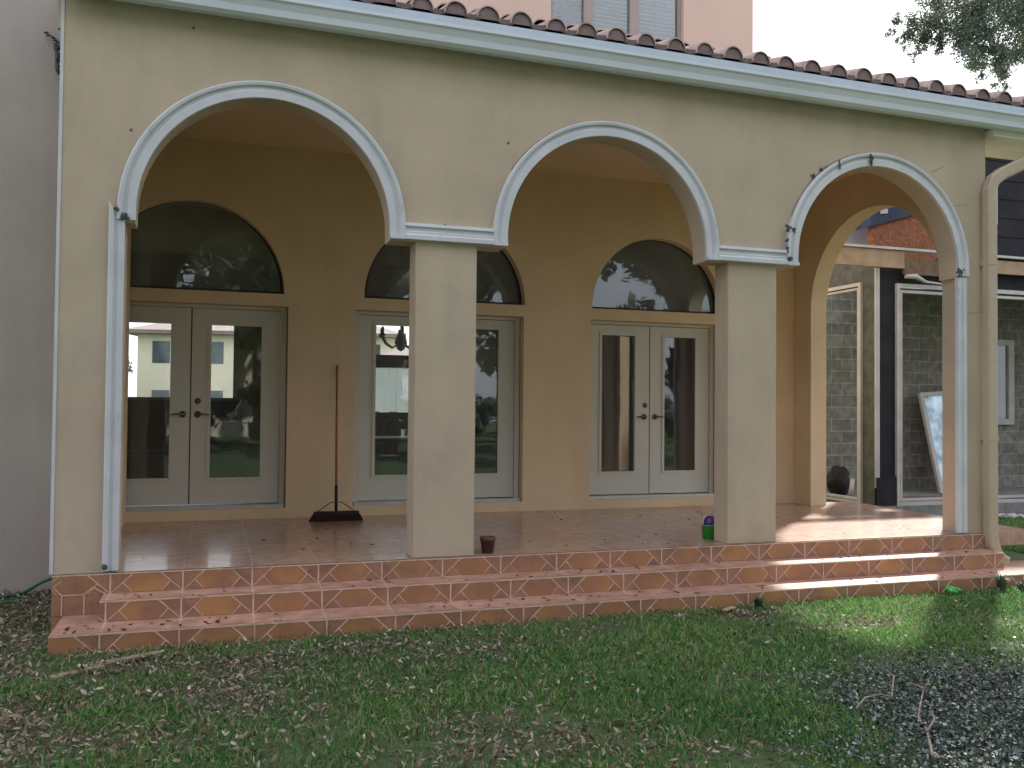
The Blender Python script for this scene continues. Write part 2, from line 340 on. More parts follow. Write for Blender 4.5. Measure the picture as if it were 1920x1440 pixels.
for i, cx in enumerate(AX):
    mb = MB(); sweep_arc(mb, cx, ZS, prof, 0, PI, 56)
    # short straight drops to the capital
    for sgn in (-1, 1):
        pr = [(cx+sgn*r, y) for r, y in prof]
        lo = [mb.b.verts.new((x, y, ZS-.07)) for x, y in pr]; hi = [mb.b.verts.new((x, y, ZS)) for x, y in pr]
        for j in range(len(pr)): mb.b.faces.new((lo[j], lo[(j+1) % len(pr)], hi[(j+1) % len(pr)], hi[j]))
        mb.b.faces.new(lo); mb.b.faces.new(hi)
    mb.obj('arch_trim', 'trim', house)
for a, b in ((AX[0]+RO, AX[1]-RO), (AX[1]+RO, AX[2]-RO)):
    mb = MB(); pr = [(.004, ZS+.06), (-.038, ZS+.055), (-.044, ZS+.03), (-.026, ZS+.018), (-.026, ZS-.004), (-.036, ZS-.012), (-.036, ZS-.03), (-.050, ZS-.042), (-.050, ZS-.074), (.004, ZS-.078)]
    A = [mb.b.verts.new((a-.004, y, z)) for y, z in pr]; B = [mb.b.verts.new((b+.004, y, z)) for y, z in pr]
    for j in range(len(pr)): mb.b.faces.new((A[j], A[(j+1) % len(pr)], B[(j+1) % len(pr)], B[j]))
    mb.b.faces.new(A); mb.b.faces.new(B[::-1])
    for q, s_ in ((a, -1), (b, 1)):
        mb.box(min(q+s_*.006, q+s_*(RO-RI+.004)), max(q+s_*.006, q+s_*(RO-RI+.004)), -.0525, .003, ZS-.078, ZS-.048)
    mb.obj('capital_moulding', 'trim', house)
for x0, x1, zt in ((1.402, 1.506, 2.60), (8.905, 9.018, 2.465)):
    mb = MB(); pr = post_prof(x0, x1)
    lo = [mb.b.verts.new((x, y, .012)) for x, y in pr]; hi = [mb.b.verts.new((x, y, zt-((x-x0)*1.15 if x0 < 5 else 0))) for j, (x, y) in enumerate(pr)]
    for j in range(len(pr)): mb.b.faces.new((lo[j], lo[(j+1) % len(pr)], hi[(j+1) % len(pr)], hi[j]))
    mb.b.faces.new(lo); mb.b.faces.new(hi)
    mb.obj('post_trim', 'trim', house)
# dark sealant at broken joints and grime on the outer edges
def smear(u, v, w_, h_, n=5, y=-.048):
    mb = MB()
    for k in range(n):
        p = px(u+random.uniform(-w_, w_), v+random.uniform(-h_, h_), 1, y); q = random.uniform(.008, .017)
        mb.blob(p, q, (1, .45, 1.3), .3, 1)
    mb.obj('joint_sealant', 'seal', house)
smear(1634, 300, 3, 9, 8); smear(1574, 308, 1.2, 9, 6, -.043); smear(1483, 430, 8, 5, 10); smear(1476, 425, 3, 3, 3); smear(1476, 462, 2, 14, 6, -.04); smear(1482, 487, 3, 5, 12)
smear(1800, 508, 8, 4, 12); smear(1800, 516, 4, 4, 5); smear(1550, 318, 12, 3, 8, -.01); smear(1530, 332, 8, 4, 4, -.01)
smear(196, 1062, 3, 3, 4); smear(235, 405, 7, 5, 9); smear(218, 390, 5, 3, 5)
for i, cx in enumerate(AX):
    a0, a1 = ((50, 118), (40, 150), (18, 160))[i]
    q = []; mb = MB()
    for a in range(a0, a1, 3): q.append((cx+(RO+.003)*math.cos(R(a)), -.004, ZS+(RO+.003)*math.sin(R(a))))
    mb.tube(q, [random.uniform(.003, .007+.003*(i == 2)) for _ in q], 5); mb.obj('grime_line', 'grime', house)
for pts in (((1745, 323), (1757, 318), (1768, 312)), ((1776, 392), (1790, 386), (1800, 385), (1815, 383)), ((1816, 586), (1828, 588), (1842, 585))):
    mb = MB(); mb.tube([px(u, v, 1, 0) for u, v in pts], .002, 4); mb.obj('stucco_crack', 'grime', house)
for u, v in ((835, 422), (865, 437), (363, 52), (953, 268), (1244, 268), (313, 230), (246, 243)):
    mb = MB(); mb.blob(px(u, v, 1, -.005), .010, (1, .5, 1), .3, 1); mb.obj('anchor_hole', 'seal', house)
# side wall with arch
SX0, SX1 = 9.055, XR; YC, SR, SZ = 1.37, 1.05, 2.40
lp = [(T, 0), (YC-SR, 0)]+arc(YC, SZ, SR, PI, 0)+[(YC+SR, 0), (2.75, 0), (2.75, 3.92), (T, 3.92)]
MB().plate([lp], SX0, SX1, 'x').obj('side_wall', 'stucco_in', house)
# back wall with door recesses and fanlight openings
DC = ((1.885, .955, 1.88, .915), (4.49, .955, 4.545, .915), (7.125, .86, 7.15, .865))
lps = [[(-6, -.3), (XR, -.3), (XR, 4.9), (-6, 4.9)]]
for c, h, fc, fr in DC:
    lps.append([(c-h, .105), (c+h, .105), (c+h, 2.205), (c-h, 2.205)])
    lps.append([(fc+fr, 2.335)]+arc(fc, 2.345, fr, 0, PI, 28)+[(fc-fr, 2.335)])
MB().plate(lps, 2.75, 3.0).obj('back_wall', 'stucco_in', house)
MB().box(XL+.2, XR-.22, .226, 2.748, 3.875, 3.93).obj('porch_ceiling', 'ceiling', house)
MB().box(XL+.004, XL+.2, T+.001, 1.47, GZ, 4.0).obj('return_wall', 'stucco', house)
MB().box(XL+.01, XL+.22, T+.002, 2.748, .001, 3.87).obj('end_wall', 'stucco_in', house)
MB().box(-8, 1.08, 1.47, 1.7, GZ-.02, 8).obj('left_wall', 'stucco_left', house)
# upper storey
lps = [[(-3, 4.2), (8.47, 4.2), (8.47, 8.2), (-3, 8.2)], [(5.76, 4.9), (7.49, 4.9), (7.49, 6.9), (5.76, 6.9)]]
MB().plate(lps, 2.80, 3.05).obj('upper_wall', 'stucco_up', house)
MB().box(8.22, 8.465, 3.06, 12, 4.2, 8.2).obj('upper_side_wall', 'stucco_up', house)
MB().box(-3.4, 8.9, 2.4, 12.5, 8.22, 8.4).obj('upper_roof', 'tile_roof', house)
fr = MB()
for a, b in ((5.76, 5.80), (6.20, 6.31), (6.80, 6.92), (7.45, 7.49)): fr.box(a, b, 2.86, 2.94, 4.9, 6.9)
fr = fr.obj('upper_window', 'pale_wood', house)
G['window_frame'] = mat('window_taupe', (.36, .30, .28), (.30, .25, .23), .6, 4)
fr.data.materials[0] = G['window_frame']
for a, b in ((5.80, 6.20), (6.31, 6.80), (6.92, 7.45)):
    MB().box(a, b, 2.90, 2.905, 4.9, 6.9).obj('window_pane', 'glass', fr)
mb = MB()
for k in range(38): mb.box(5.8, 7.45, 2.975, 2.992, 4.92+k*.05, 4.945+k*.05)
G['blind_dim'] = mat('blind_blue', (.26, .32, .42), (.22, .28, .38), .8, 3)
o = mb.obj('window_blind', 'blind_dim', fr)
# roof : deck + barrel tiles
PIT = math.tan(R(17.5)); EY = -.16
def rz(x, y): return 4.262-.0109*(x-1.1)+(y-EY)*PIT
mb = MB()
XE = 11.0
q = [(.95, -.10), (XE, -.10), (XE, .42), (9.5, .45), (9.5, 2.80), (.95, 2.80)]
top = [mb.b.verts.new((x, y, rz(x, y)-.02)) for x, y in q]; bot = [mb.b.verts.new((x, y, rz(x, y)-.14)) for x, y in q]
mb.b.faces.new(top); mb.b.faces.new(bot[::-1])
for i in range(6): mb.b.faces.new((top[i], bot[i], bot[(i+1) % 6], top[(i+1) % 6]))
roof = mb.obj('roof', 'old_wood', house)
mb = MB(); SPC = .275; k = 0; x = 1.12
while x < XE:
    for c in range(9 if x < 9.4 else 2):
        y0 = EY+c*.34; y1 = y0+.38; lift = .012 if c == 0 else .028
        jx = random.uniform(-.013, .013); y0 += random.uniform(-.004, .004)*(c == 0); rr = .093+random.uniform(-.005, .005)
        ring = []
        for (yy, r_, dz) in ((y0, rr, lift), (y1, rr*.9, 0)):
            ring.append([mb.b.verts.new((x+jx+r_*math.cos(a), yy, rz(x, yy)+dz+r_*1.12*math.sin(a))) for a in [PI*i/10 for i in range(11)]])
        for i in range(10): mb.b.faces.new((ring[0][i], ring[0][i+1], ring[1][i+1], ring[1][i])).smooth = True
        th = .010; inn = [mb.b.verts.new((x+jx+(rr-th)*math.cos(a), y0, rz(x, y0)+lift+(rr-th)*1.12*math.sin(a))) for a in [PI*i/10 for i in range(11)]]
        for i in range(10): mb.b.faces.new((ring[0][i+1], ring[0][i], inn[i], inn[i+1]))
        # mortar fill slightly recessed
        if c == 0:
            fl = [mb.b.verts.new((v.co.x, y0+.012+random.uniform(0, .006), v.co.z)) for v in inn]; mb.b.faces.new(fl).material_index = 1
        # pan between barrels
        if x+SPC < XE:
            p = [mb.b.verts.new((x+.07+i*(SPC-.14)/4, yy, rz(x, yy)+.004+lift*.6-.010*math.sin(PI*i/4)+.026)) for yy in (y0+.01, y1) for i in range(5)]
            for i in range(4): mb.b.faces.new((p[i], p[i+1], p[6+i], p[5+i])).smooth = True
            if c == 0:
                lo = [mb.b.verts.new((v.co.x, v.co.y+.01, v.co.z-.035)) for v in p[:5]]
                for i in range(4): mb.b.faces.new((p[i], p[i+1], lo[i+1], lo[i])).material_index = 1
    x += SPC
G['mortar'] = mat('bird_stop_mortar', (.24, .175, .175), (.18, .13, .135), .95, 12, .6, 60)
mb.obj('barrel_tiles', ['tile_roof', 'mortar'], roof)
# fascia + gutter with soffit beyond the corner
def sloped_prism(name, prof, x0, x1, mt, parent=house):
    mb = MB(); A = [mb.b.verts.new((x0, y, z-.0109*(x0-1.1))) for y, z in prof]; B = [mb.b.verts.new((x1, y, z-.0109*(x1-1.1))) for y, z in prof]
    for j in range(len(prof)): mb.b.faces.new((A[j], A[(j+1) % len(prof)], B[(j+1) % len(prof)], B[j]))
    mb.b.faces.new(A); mb.b.faces.new(B[::-1]); return mb.obj(name, mt, parent)
sloped_prism('fascia', [(-.105, 4.225), (-.105, 4.05), (-.003, 4.05), (-.003, 4.225)], 1.09, 10.9, 'gutter')
sloped_prism('fascia', [(-.150, 4.250), (-.150, 4.10), (-.12, 4.10), (-.106, 4.262)], 1.09, 10.9, 'fascia')
gut = sloped_prism('gutter', [(-.108, 4.004), (-.165, 4.004), (-.190, 4.028), (-.196, 4.075), (-.214, 4.12), (-.228, 4.135), (-.228, 4.160), (-.218, 4.163), (-.205, 4.150), (-.186, 4.12), (-.166, 4.04), (-.150, 4.02), (-.108, 4.02)], 1.10, 10.9, 'gutter')
MB().box(1.078, 1.099, -.225, -.105, 4.0, 4.16).obj('gutter_end_cap', 'gutter', gut)
MB().box(1.045, 1.066, -.0, .05, 3.8, 4.2).obj('end_flashing', 'spout', house)
MB().box(XR+.003, 10.9, -.10, .50, 3.86, 3.93).obj('soffit', 'white_paint', house)
MB().box(10.82, 10.9, .0, .50, 3.935, 4.1).obj('fascia', 'gutter', house)
# downspout
def rect_pipe(mb, pts, wx, wy, mi=0):
    rings = []
    for i, p in enumerate(pts):
        p = Vector(p); d = (Vector(pts[min(i+1, len(pts)-1)])-Vector(pts[max(i-1, 0)])).normalized()
        b = Vector((0, 1, 0)); a = b.cross(d).normalized()
        ring = []
        for sx, sy in ((-1, -.7), (-.7, -1), (.7, -1), (1, -.7), (1, .7), (.7, 1), (-.7, 1), (-1, .7)): ring.append(mb.b.verts.new(p+a*sx*wx/2+b*sy*wy/2))
        rings.append(ring)
    for i in range(len(rings)-1):
        for k in range(8): mb.b.faces.new((rings[i][k], rings[i][(k+1) % 8], rings[i+1][(k+1) % 8], rings[i+1][k]))
    mb.b.faces.new(rings[0][::-1]); mb.b.faces.new(rings[-1])
mb = MB(); rect_pipe(mb, [(9.44, -.07, -.285), (9.38, -.07, -.26), (9.32, -.07, -.20), (9.275, -.07, -.10), (9.262, -.07, .02), (9.262, -.07, 3.33), (9.30, -.07, 3.43), (9.40, -.07, 3.50), (10.25, -.07, 3.90), (10.3, -.07, 4.0)], .118, .09)
ds = mb.obj('downspout', 'spout', house)
for z in (.9, 2.6): MB().box(9.205, 9.32, -.118, -.006, z, z+.03).obj('pipe_strap', 'spout', ds)
# ---------------------------------------------------------------- doors and fanlights
def french_door(c, hw, zt):
    mb = MB(); y0, y1 = 2.865, 2.96
    mb.box(c-hw-.055, c-hw, y0, y1, .108, 2.204).box(c+hw, c+hw+.055, y0, y1, .108, 2.204).box(c-hw+.0005, c+hw-.0005, y0+.002, y1-.002, 2.168, 2.2035)
    d = mb.obj('french_door', 'door', house)
    MB().box(c-hw-.05, c+hw+.05, 2.79, 2.985, .106, .140).obj('sill', 'sill', d)
    st = .185
    for s in (-1, 1):
        a, b = (c-hw+.004, c-.006) if s < 0 else (c+.006, c+hw-.004)
        gx0, gx1 = (a+(st-.01), b-st) if s < 0 else (a+st, b-(st+.0))
        z0, z1, ga, gb = .150, 2.162, .415, zt
        m_ = MB(); y = 2.885
        m_.plate([[(a, z0), (b, z0), (b, z1), (a, z1)], [(gx0, ga), (gx1, ga), (gx1, gb), (gx0, gb)]], y, y+.045)
        leaf = m_.obj('door_leaf', 'door', d)
        m_ = MB(); e = .026
        m_.plate([[(gx0-e, ga-e), (gx1+e, ga-e), (gx1+e, gb+e), (gx0-e, gb+e)], [(gx0+.006, ga+.006), (gx1-.006, ga+.006), (gx1-.006, gb-.006), (gx0+.006, gb-.006)]], y-.010, y-.001)
        m_.obj('glazing_bead', 'door', d)
        tilt = (R(8.5) if s < 0 else R(-1.0)) if c > 6 else 0      # panes of the right-hand pair turned to steer which reflection they catch
        xm = (gx0+gx1)/2; Mp = Matrix.Translation((xm, y+.022, 0)) @ Matrix.Rotation(tilt, 4, 'Z')
        MB().box(gx0+.001-xm, gx1-.001-xm, -.003, .003, ga+.001, gb-.001, M=Mp).obj('glass_pane', 'glass', d)
        hx = c+s*.072
        Mr = Matrix.Translation((hx, y, 1.072)) @ Matrix.Rotation(R(90), 4, 'X')
        h = MB(); h.lathe((0, 0, 0), [(.0, .0005), (.034, .0005), (.034, .008), (.026, .014), (.013, .016), (.012, .05), (.0, .052)], 20, 0, Mr)
        h.tube([(hx, y-.045, 1.072), (hx+s*.05, y-.05, 1.074), (hx+s*.115, y-.048, 1.068)], [.011, .009, .007], 8)
        h.obj('door_handle', 'metal', d)
    hx = c+(.072 if c < 6 else -.06)
    Mr = Matrix.Translation((hx, 2.885, 1.21)) @ Matrix.Rotation(R(90), 4, 'X')
    MB().lathe((0, 0, 0), [(.0, .0005), (.030, .0005), (.030, .01), (.018, .018), (.0, .02)], 20, 0, Mr).obj('deadbolt', 'metal', d)
    MB().box(c-.006+.0005, c+.006-.0005, 2.90, 2.93, .15, 2.16).obj('astragal', 'dark', d)
french_door(1.885, .89, 2.0); french_door(4.49, .89, 2.06); french_door(7.10, .812, 2.045)
for c, h, fc, fr_ in DC:
    o_ = [(fc+fr_-.002, 2.338)]+arc(fc, 2.345, fr_-.002, 0, PI, 28)+[(fc-fr_+.002, 2.338)]
    i_ = [(fc+fr_-.035, 2.368)]+arc(fc, 2.375, fr_-.036, 0.01, PI-.01, 28)+[(fc-fr_+.035, 2.368)]
    f_ = MB().plate([o_, i_], 2.87, 2.93).obj('fanlight', 'dark', house)
    MB().plate([[(fc+fr_-.036, 2.369)]+arc(fc, 2.375, fr_-.037, 0.01, PI-.01, 28)+[(fc-fr_+.036, 2.369)]], 2.895, 2.901).obj('fanlight_pane', 'fan_glass', f_)
# ---------------------------------------------------------------- interior shell seen through the glass
RY = 8.0
MB().box(-1.2, 9.0, 3.01, RY+.2, -.12, -.002).obj('room_floor', 'room_floor', house)
MB().box(-1.2, 9.0, 3.01, RY+.2, 3.5, 3.6).obj('room_ceiling', 'ceiling', house)
MB().box(-1.3, -1.2, 3.0, RY+.2, 0, 3.5).obj('room_wall', 'room_wall', house)
MB().box(9.0, 9.1, 3.0, RY+.2, 0, 3.5).obj('room_wall', 'room_wall', house)
W1 = (.35, 2.38, 1.27, 2.56); W2 = (4.35, 5.75, 1.06, 2.70)
MB().plate([[(-1.2, 0), (9.0, 0), (9.0, 3.5), (-1.2, 3.5)]]+[[(a, c_), (b, c_), (b, d_), (a, d_)] for a, b, c_, d_ in (W1, W2)], RY, RY+.15).obj('room_wall', 'room_wall', house)
f_ = MB().box(4.35, 5.75, RY+.04, RY+.12, 1.81, 2.02).obj('rear_window_rail', 'darkwood', house)
mb = MB()
for k in range(11): mb.box(4.40+k*.125, 4.40+k*.125+.119, RY+.165, RY+.172, 1.07, 1.80, M=None)
mb.obj('blind', 'blind', f_)
MB().box(2.9, 3.0, 5.6, RY-.01, 0, 3.49).obj('room_partition', 'room_wall', house)
MB().box(6.05, 6.15, 4.4, RY-.01, 0, 3.49).obj('room_partition', 'room_wall', house)
# porch floor and steps
MB().box(XL+.003, 9.9, -.018, 2.749, -.13, -.0005).obj('porch_floor', 'floor', house)
MB().box(1.1, 9.27, .0, 3.0, GZ-.1, -.135).obj('foundation', 'concrete', house)

TP = .475; TX0 = 1.46
def clip_poly(P, x0, x1):
    for s, lim in ((1, x0), (-1, x1)):
        out = []
        for i in range(len(P)):
            a, b = P[i], P[(i+1) % len(P)]; ia, ib = s*(a[0]-lim) >= 0, s*(b[0]-lim) >= 0
            if ia: out.append(a)
            if ia != ib:
                t = (lim-a[0])/(b[0]-a[0]); out.append((lim, a[1]+t*(b[1]-a[1])))
        P = out
        if len(P) < 3: return []
    return P
def riser(mb, x0, x1, zt, zb_, y, h=.14):
    """terracotta riser with octagon tiles and light joints, laid as thin raised pieces"""
    mb.box(x0, x1, y, y+.03, zb_, zt, 1)
    def pc(P, yy, mi):
        P = clip_poly([(a, max(b, zb_)) for a, b in P], x0+.001, x1-.001)
        if len(P) < 3: return
        f = [mb.b.verts.new((a, yy, b)) for a, b in P]; k = [mb.b.verts.new((a, y, b)) for a, b in P]
        mb.b.faces.new(f).material_index = mi
        for i in range(len(P)): mb.b.faces.new((f[i], k[i], k[(i+1) % len(P)], f[(i+1) % len(P)])).material_index = mi
    def line(p, q, wd, yy):
        d = Vector((q[0]-p[0], q[1]-p[1])).normalized(); n_ = Vector((-d.y, d.x))*wd/2
        pc([(p[0]+n_.x, p[1]+n_.y), (q[0]+n_.x, q[1]+n_.y), (q[0]-n_.x, q[1]-n_.y), (p[0]-n_.x, p[1]-n_.y)], yy, 2)
    k = math.floor((x0-TX0)/TP); zl = zt-h; e = .0
    while TX0+k*TP < x1:
        X = TX0+k*TP; F = lambda a, b: (X+a*TP, zl+b*h)
        pc([F(.315, .96), F(.175, .5), F(.30, .03), F(.70, .03), F(.825, .5), F(.685, .96)], y-.0012, 0)
        line(F(0, 0), F(0, 1), .011, y-.0022)
        line(F(.012, .0), F(.315, .97), .008, y-.0024); line(F(.988, .0), F(.685, .97), .008, y-.0024)
        line(F(.175, .49), F(.30, .0), .007, y-.0026); line(F(.825, .49), F(.70, .0), .007, y-.0026)
        k += 1
    line((x0, zt-.004), (x1, zt-.004), .010, y-.0028)
steps = thing('porch_steps', (5.2, -.35, GZ), 'three patterned terracotta tile steps running the whole width of the porch', 'steps')
def step(x0, x1, y0, y1, zt, zb_, xl=None):
    o = MB().box(x0, x1, y0+.03, y1, zb_, zt).obj('tread', 'tread', steps)
    mb = MB(); riser(mb, x0, x1, zt-.001, zb_, y0); r = mb.obj('riser', ['octo', 'tri', 'grout'], steps)
mb = MB(); riser(mb, XL+.006, XR, -.001, -.139, -.050); mb.obj('riser', ['octo', 'tri', 'grout'], steps)
mb = MB(); mb.box(XL+.006, 1.46, -.048, -.02, -.279, -.1395, 1)
for p, q_ in (((1.155, -.04), (1.10, -.08)), ((1.10, -.08), (1.155, -.14)), ((1.155, -.14), (1.155, -.279)), ((1.155, -.14), (1.295, -.14)), ((1.295, -.14), (1.295, -.279)), ((1.295, -.14), (1.35, -.09)), ((1.36, -.1), (1.43, -.14))):
    d = Vector((q_[0]-p[0], q_[1]-p[1])).normalized(); n_ = Vector((-d.y, d.x))*.004
    for yy in (-.0515,): mb.quad([(p[0]+n_.x, yy, p[1]+n_.y), (q_[0]+n_.x, yy, q_[1]+n_.y), (q_[0]-n_.x, yy, q_[1]-n_.y), (p[0]-n_.x, yy, p[1]-n_.y)], 2)
mb.obj('riser', ['octo', 'tri', 'grout'], steps)
MB().box(XL+.006, 1.2, -.045, .3, GZ-.05, -.281).obj('footing', 'tri', house)
MB().box(XL+.006, XR, -.0475, -.0185, -.136, -.001).obj('tread', 'tread', steps)
step(1.42, 9.17, -.31, -.0505, -.14, -.279)
step(1.165, 10.6, -.62, -.049, -.28, GZ-.06)
# ================================================================ THINGS ON THE PORCH
# push broom leaning on the back wall
b = thing('push_broom', (3.31, 2.38, 0), 'wide push broom with a red wooden handle leaning on the back wall between two doors', 'broom')
hb, ht = Vector((3.315, 2.385, .10)), Vector((3.347, 2.725, 1.60))
MB().tube([hb+(ht-hb)*.1, ht], [.0125, .0125], 10).obj('handle', 'wood_red', b)
mb = MB(); mb.tube([hb, hb+(ht-hb)*.17], [.015, .017], 10); mb.obj('ferrule', 'black', b)
MB().box(3.09, 3.545, 2.345, 2.41, .068, .10, bev=.004).obj('brush_block', 'black', b)
mb = MB(); n = 46
for i in range(n):
    x = 3.085+.465*i/(n-1)
    for y in (2.350, 2.368, 2.386, 2.404):
        sx = (i/(n-1)-.5)*.07+random.uniform(-.006, .006)
        mb.box(x-.0045, x+.0045, y-.004, y+.004, .002, .0675, M=Matrix(((1, 0, -sx/.07, sx), (0, 1, 0, random.uniform(-.004, .004)), (0, 0, 1, 0), (0, 0, 0, 1))))
mb.obj('bristles', 'bristle', b)
c1 = hb+(ht-hb)*.085
mb = MB(); mb.tube([(3.13, 2.378, .10), (3.262, 2.392, .19), (3.372, 2.392, .19), (3.50, 2.378, .10)], .0055, 6); mb.obj('brace', 'steel', b)
# pot
p = thing('flower_pot', (4.245, .10, 0), 'small empty brown flower pot standing beside the left pillar', 'flower pot')
MB().lathe((4.245, .10, 0), [(.0, .0), (.046, .0), (.058, .098), (.064, .098), (.066, .128), (.060, .130), (.056, .105), (.052, .09), (0, .088)], 28).obj('pot_body', 'brown_pot', p)
MB().lathe((4.245, .10, .0), [(.0, .0885), (.051, .0890), (.050, .094), (0, .097)], 20).obj('soil', 'soil', p)
# pail with ball
p = thing('toy_pail', (6.425, .33, 0), 'bright green toy pail with a cream handle beside the middle pillar', 'pail')
MB().lathe((6.425, .33, 0), [(.0, .002), (.066, .002), (.082, .12), (.087, .122), (.087, .130), (.079, .131), (.074, .11), (.062, .012), (0, .01)], 28).obj('pail_body', 'green_p', p)
MB().tube([(6.425-.086*math.cos(a), .33-.01, .118+.115*math.sin(a)) for a in [PI*i/16 for i in range(17)]], .006, 8).obj('pail_handle', 'cream_p', p)
mb = MB(); mb.blob((6.43, .335, .145), .062, (1, 1, 1), 0, 3); tag(mb.obj('toy_ball', 'purple_p'), 'purple ball sitting in the green toy pail', 'ball')
# ================================================================ THINGS ON THE GROUND
mb = MB()
for k in range(13):
    a = k*2.4; rr = .018*math.sqrt(k); mb.blob((8.17+rr*math.cos(a), -.72+rr*math.sin(a), GZ+.035+.02*random.random()), random.uniform(.018, .03), (1, 1, .8), .25, 1, smooth=False)
tag(mb.obj('toy_scrap', 'green_p'), 'crumpled bright green plastic toy lying in the grass below the steps', 'toy')
mb = MB()
mb.tube([(-.5, 1.30, GZ+.02), (.0, 1.22, GZ+.03), (.3, 1.12, GZ+.025), (.52, 1.16, GZ+.03), (.68, 1.28, GZ+.04), (.80, 1.39, GZ+.10), (.93, 1.44, GZ+.15), (1.06, 1.46, GZ+.2)], .013, 8)
tag(mb.obj('garden_hose', 'hose'), 'dark green garden hose trailing along the base of the left wall', 'hose')
mb = MB(); mb.tube([(.35, .98, GZ+.02), (.55, 1.0, GZ+.025), (.72, 1.08, GZ+.02), (.95, 1.06, GZ+.02)], .011, 8)
tag(mb.obj('garden_hose', 'hose'), 'short loose end of green hose lying in the leaves near the left wall', 'hose')
def plank(pa, pb, wd, th, label, mt='plank', nm='plank'):
    pa, pb = Vector(pa), Vector(pb); d = (pb-pa); a = math.atan2(d.y, d.x); Mx = Matrix.Translation((pa+pb)/2) @ Matrix.Rotation(a, 4, 'Z') @ Matrix.Rotation(R(4), 4, 'X')
    l = d.length/2; tag(MB().box(-l, l, -wd/2, wd/2, 0, th, bev=.003, M=Mx).obj(nm, mt), label, nm)
plank((1.27, -1.17, GZ+.002), (1.53, -1.0, GZ+.006), .055, .018, 'grey weathered board half buried in leaves, nearer the camera')
plank((1.50, -.98, GZ+.004), (1.84, -.80, GZ+.012), .055, .02, 'grey weathered board lying against the foot of the lowest step')
plank((5.88, -.80, GZ+.02), (6.02, -.72, GZ+.03), .045, .012, 'short pale wood offcut lying by the lowest step', 'pale_wood', 'wood_offcut')
plank((5.44, -.83, GZ+.01), (5.56, -.78, GZ+.012), .04, .012, 'dull grey wood chip under the edge of the lowest step', 'plank', 'wood_chip')
# fallen branch at lower right
mb = MB()
def bt(pts, r0, r1):
    q = [px(u, v, 2, GZ+.05+.015*math.sin(i*2.1)) for i, (u, v) in enumerate(pts)]
    mb.tube(q, [r0+(r1-r0)*i/(len(q)-1) for i in range(len(q))], 7)
bt([(1749, 1418), (1744, 1395), (1738, 1370), (1722, 1345), (1726, 1318), (1733, 1290), (1742, 1278)], .007, .003)
bt([(1738, 1372), (1752, 1350), (1746, 1325), (1750, 1312)], .006, .003)
bt([(1733, 1292), (1718, 1284), (1700, 1280)], .005, .003)
bt([(1606, 1328), (1622, 1308), (1650, 1302), (1672, 1306)], .006, .003)
bt([(1672, 1306), (1676, 1268), (1660, 1255), (1640, 1250)], .005, .003)
tag(mb.obj('fallen_branch', 'bark'), 'thin forked grey branch lying on the ground at the lower right', 'branch')
# debris hanging in the corner high on the left
mb = MB()
for k in range(16): mb.blob(px(107+random.uniform(-3, 2), 84+k*3.2, 1, 1.40), random.uniform(.012, .028), (.8, .8, 1.5), .4, 1)
for u, v in ((86, 61), (90, 66), (100, 70), (104, 75), (108, 78)): mb.blob(px(u, v, 1, 1.43), .016, (1.2, .8, .7), .4, 1)
mb.tube([px(86, 60, 1, 1.43), px(100, 70, 1, 1.43), px(110, 82, 1, 1.42)], .006, 5)
tag(mb.obj('dead_vine', 'seal'), 'dark clump of dried vine stuck in the corner high on the left wall', 'dead vine')

# ---------------------------------------------------------------- lawn, litter, ground cover
def gauss(x, y, cs):
    r = np.zeros_like(x)
    for cx, cy, sx, sy, a in cs: r = np.maximum(r, a*np.exp(-((x-cx)/sx)**2-((y-cy)/sy)**2))
    return r
def inside_house(x, y): return ((x > 1.16) & (x < 10.7) & (y > -.64)) | ((x > 1.08) & (x < 10.7) & (y > -.06)) | (y > 1.44) & (x < 1.1) | ((x > 11.05) & (y > 3.68))
def p2(u, v): q = px(u, v, 2, GZ); return q.x, q.y
LIT = [(1.0, -1.9, 1.1, .7, 1.15), (2.4, -1.15, 1.5, .3, 1.2), (*p2(1020, 1400), .6, .3, 1.15), (*p2(680, 1225), .55, .3, 1.1), (*p2(1640, 1172), .7, .13, 1.0), (-.2, -1.9, 1.5, 1.3, 1.1), (.9, -2.6, .8, .4, .9), (1.9, -1.75, 1.3, .45, .95), (*p2(900, 1370), .35, .25, .8), (*p2(480, 1270), .5, .25, .9), (.6, .3, 1.1, 2.2, 1.2), (1.2, -1.2, 1.3, .5, 1.0), (2.6, -1.3, 1.4, .45, .9), (1.4, -2.2, .9, .5, .8), (*p2(640, 1250), .6, .35, .8), (*p2(1010, 1395), .45, .28, .95), (*p2(1400, 1158), .5, .2, .75), (*p2(1620, 1172), .9, .16, .7),
       (*p2(1380, 1210), .5, .2, .4), (*p2(800, 1185), .5, .2, .6), (*p2(330, 1330), .9, .35, .75), (*p2(60, 1400), .6, .35, .8), (*p2(1290, 1420), .3, .2, .5), (*p2(1000, 1290), .35, .2, .5)]
def litter_w(x, y): return np.clip(gauss(x, y, LIT)*(.15+1.25*cloud(x, y, 3.0, 1)), 0, 1)
def cover_w(x, y):     # dark ground cover patch at lower right
    return np.clip(gauss(x, y, [(*p2(1850, 1310), .75, .5, 1.5), (*p2(1900, 1400), .7, .5, 1.5), (*p2(1720, 1310), .42, .32, .9), (7.9, -2.75, .6, .42, 1.4)])*(.5+.75*cloud(x, y, 3.4, 5)), 0, 1.2)
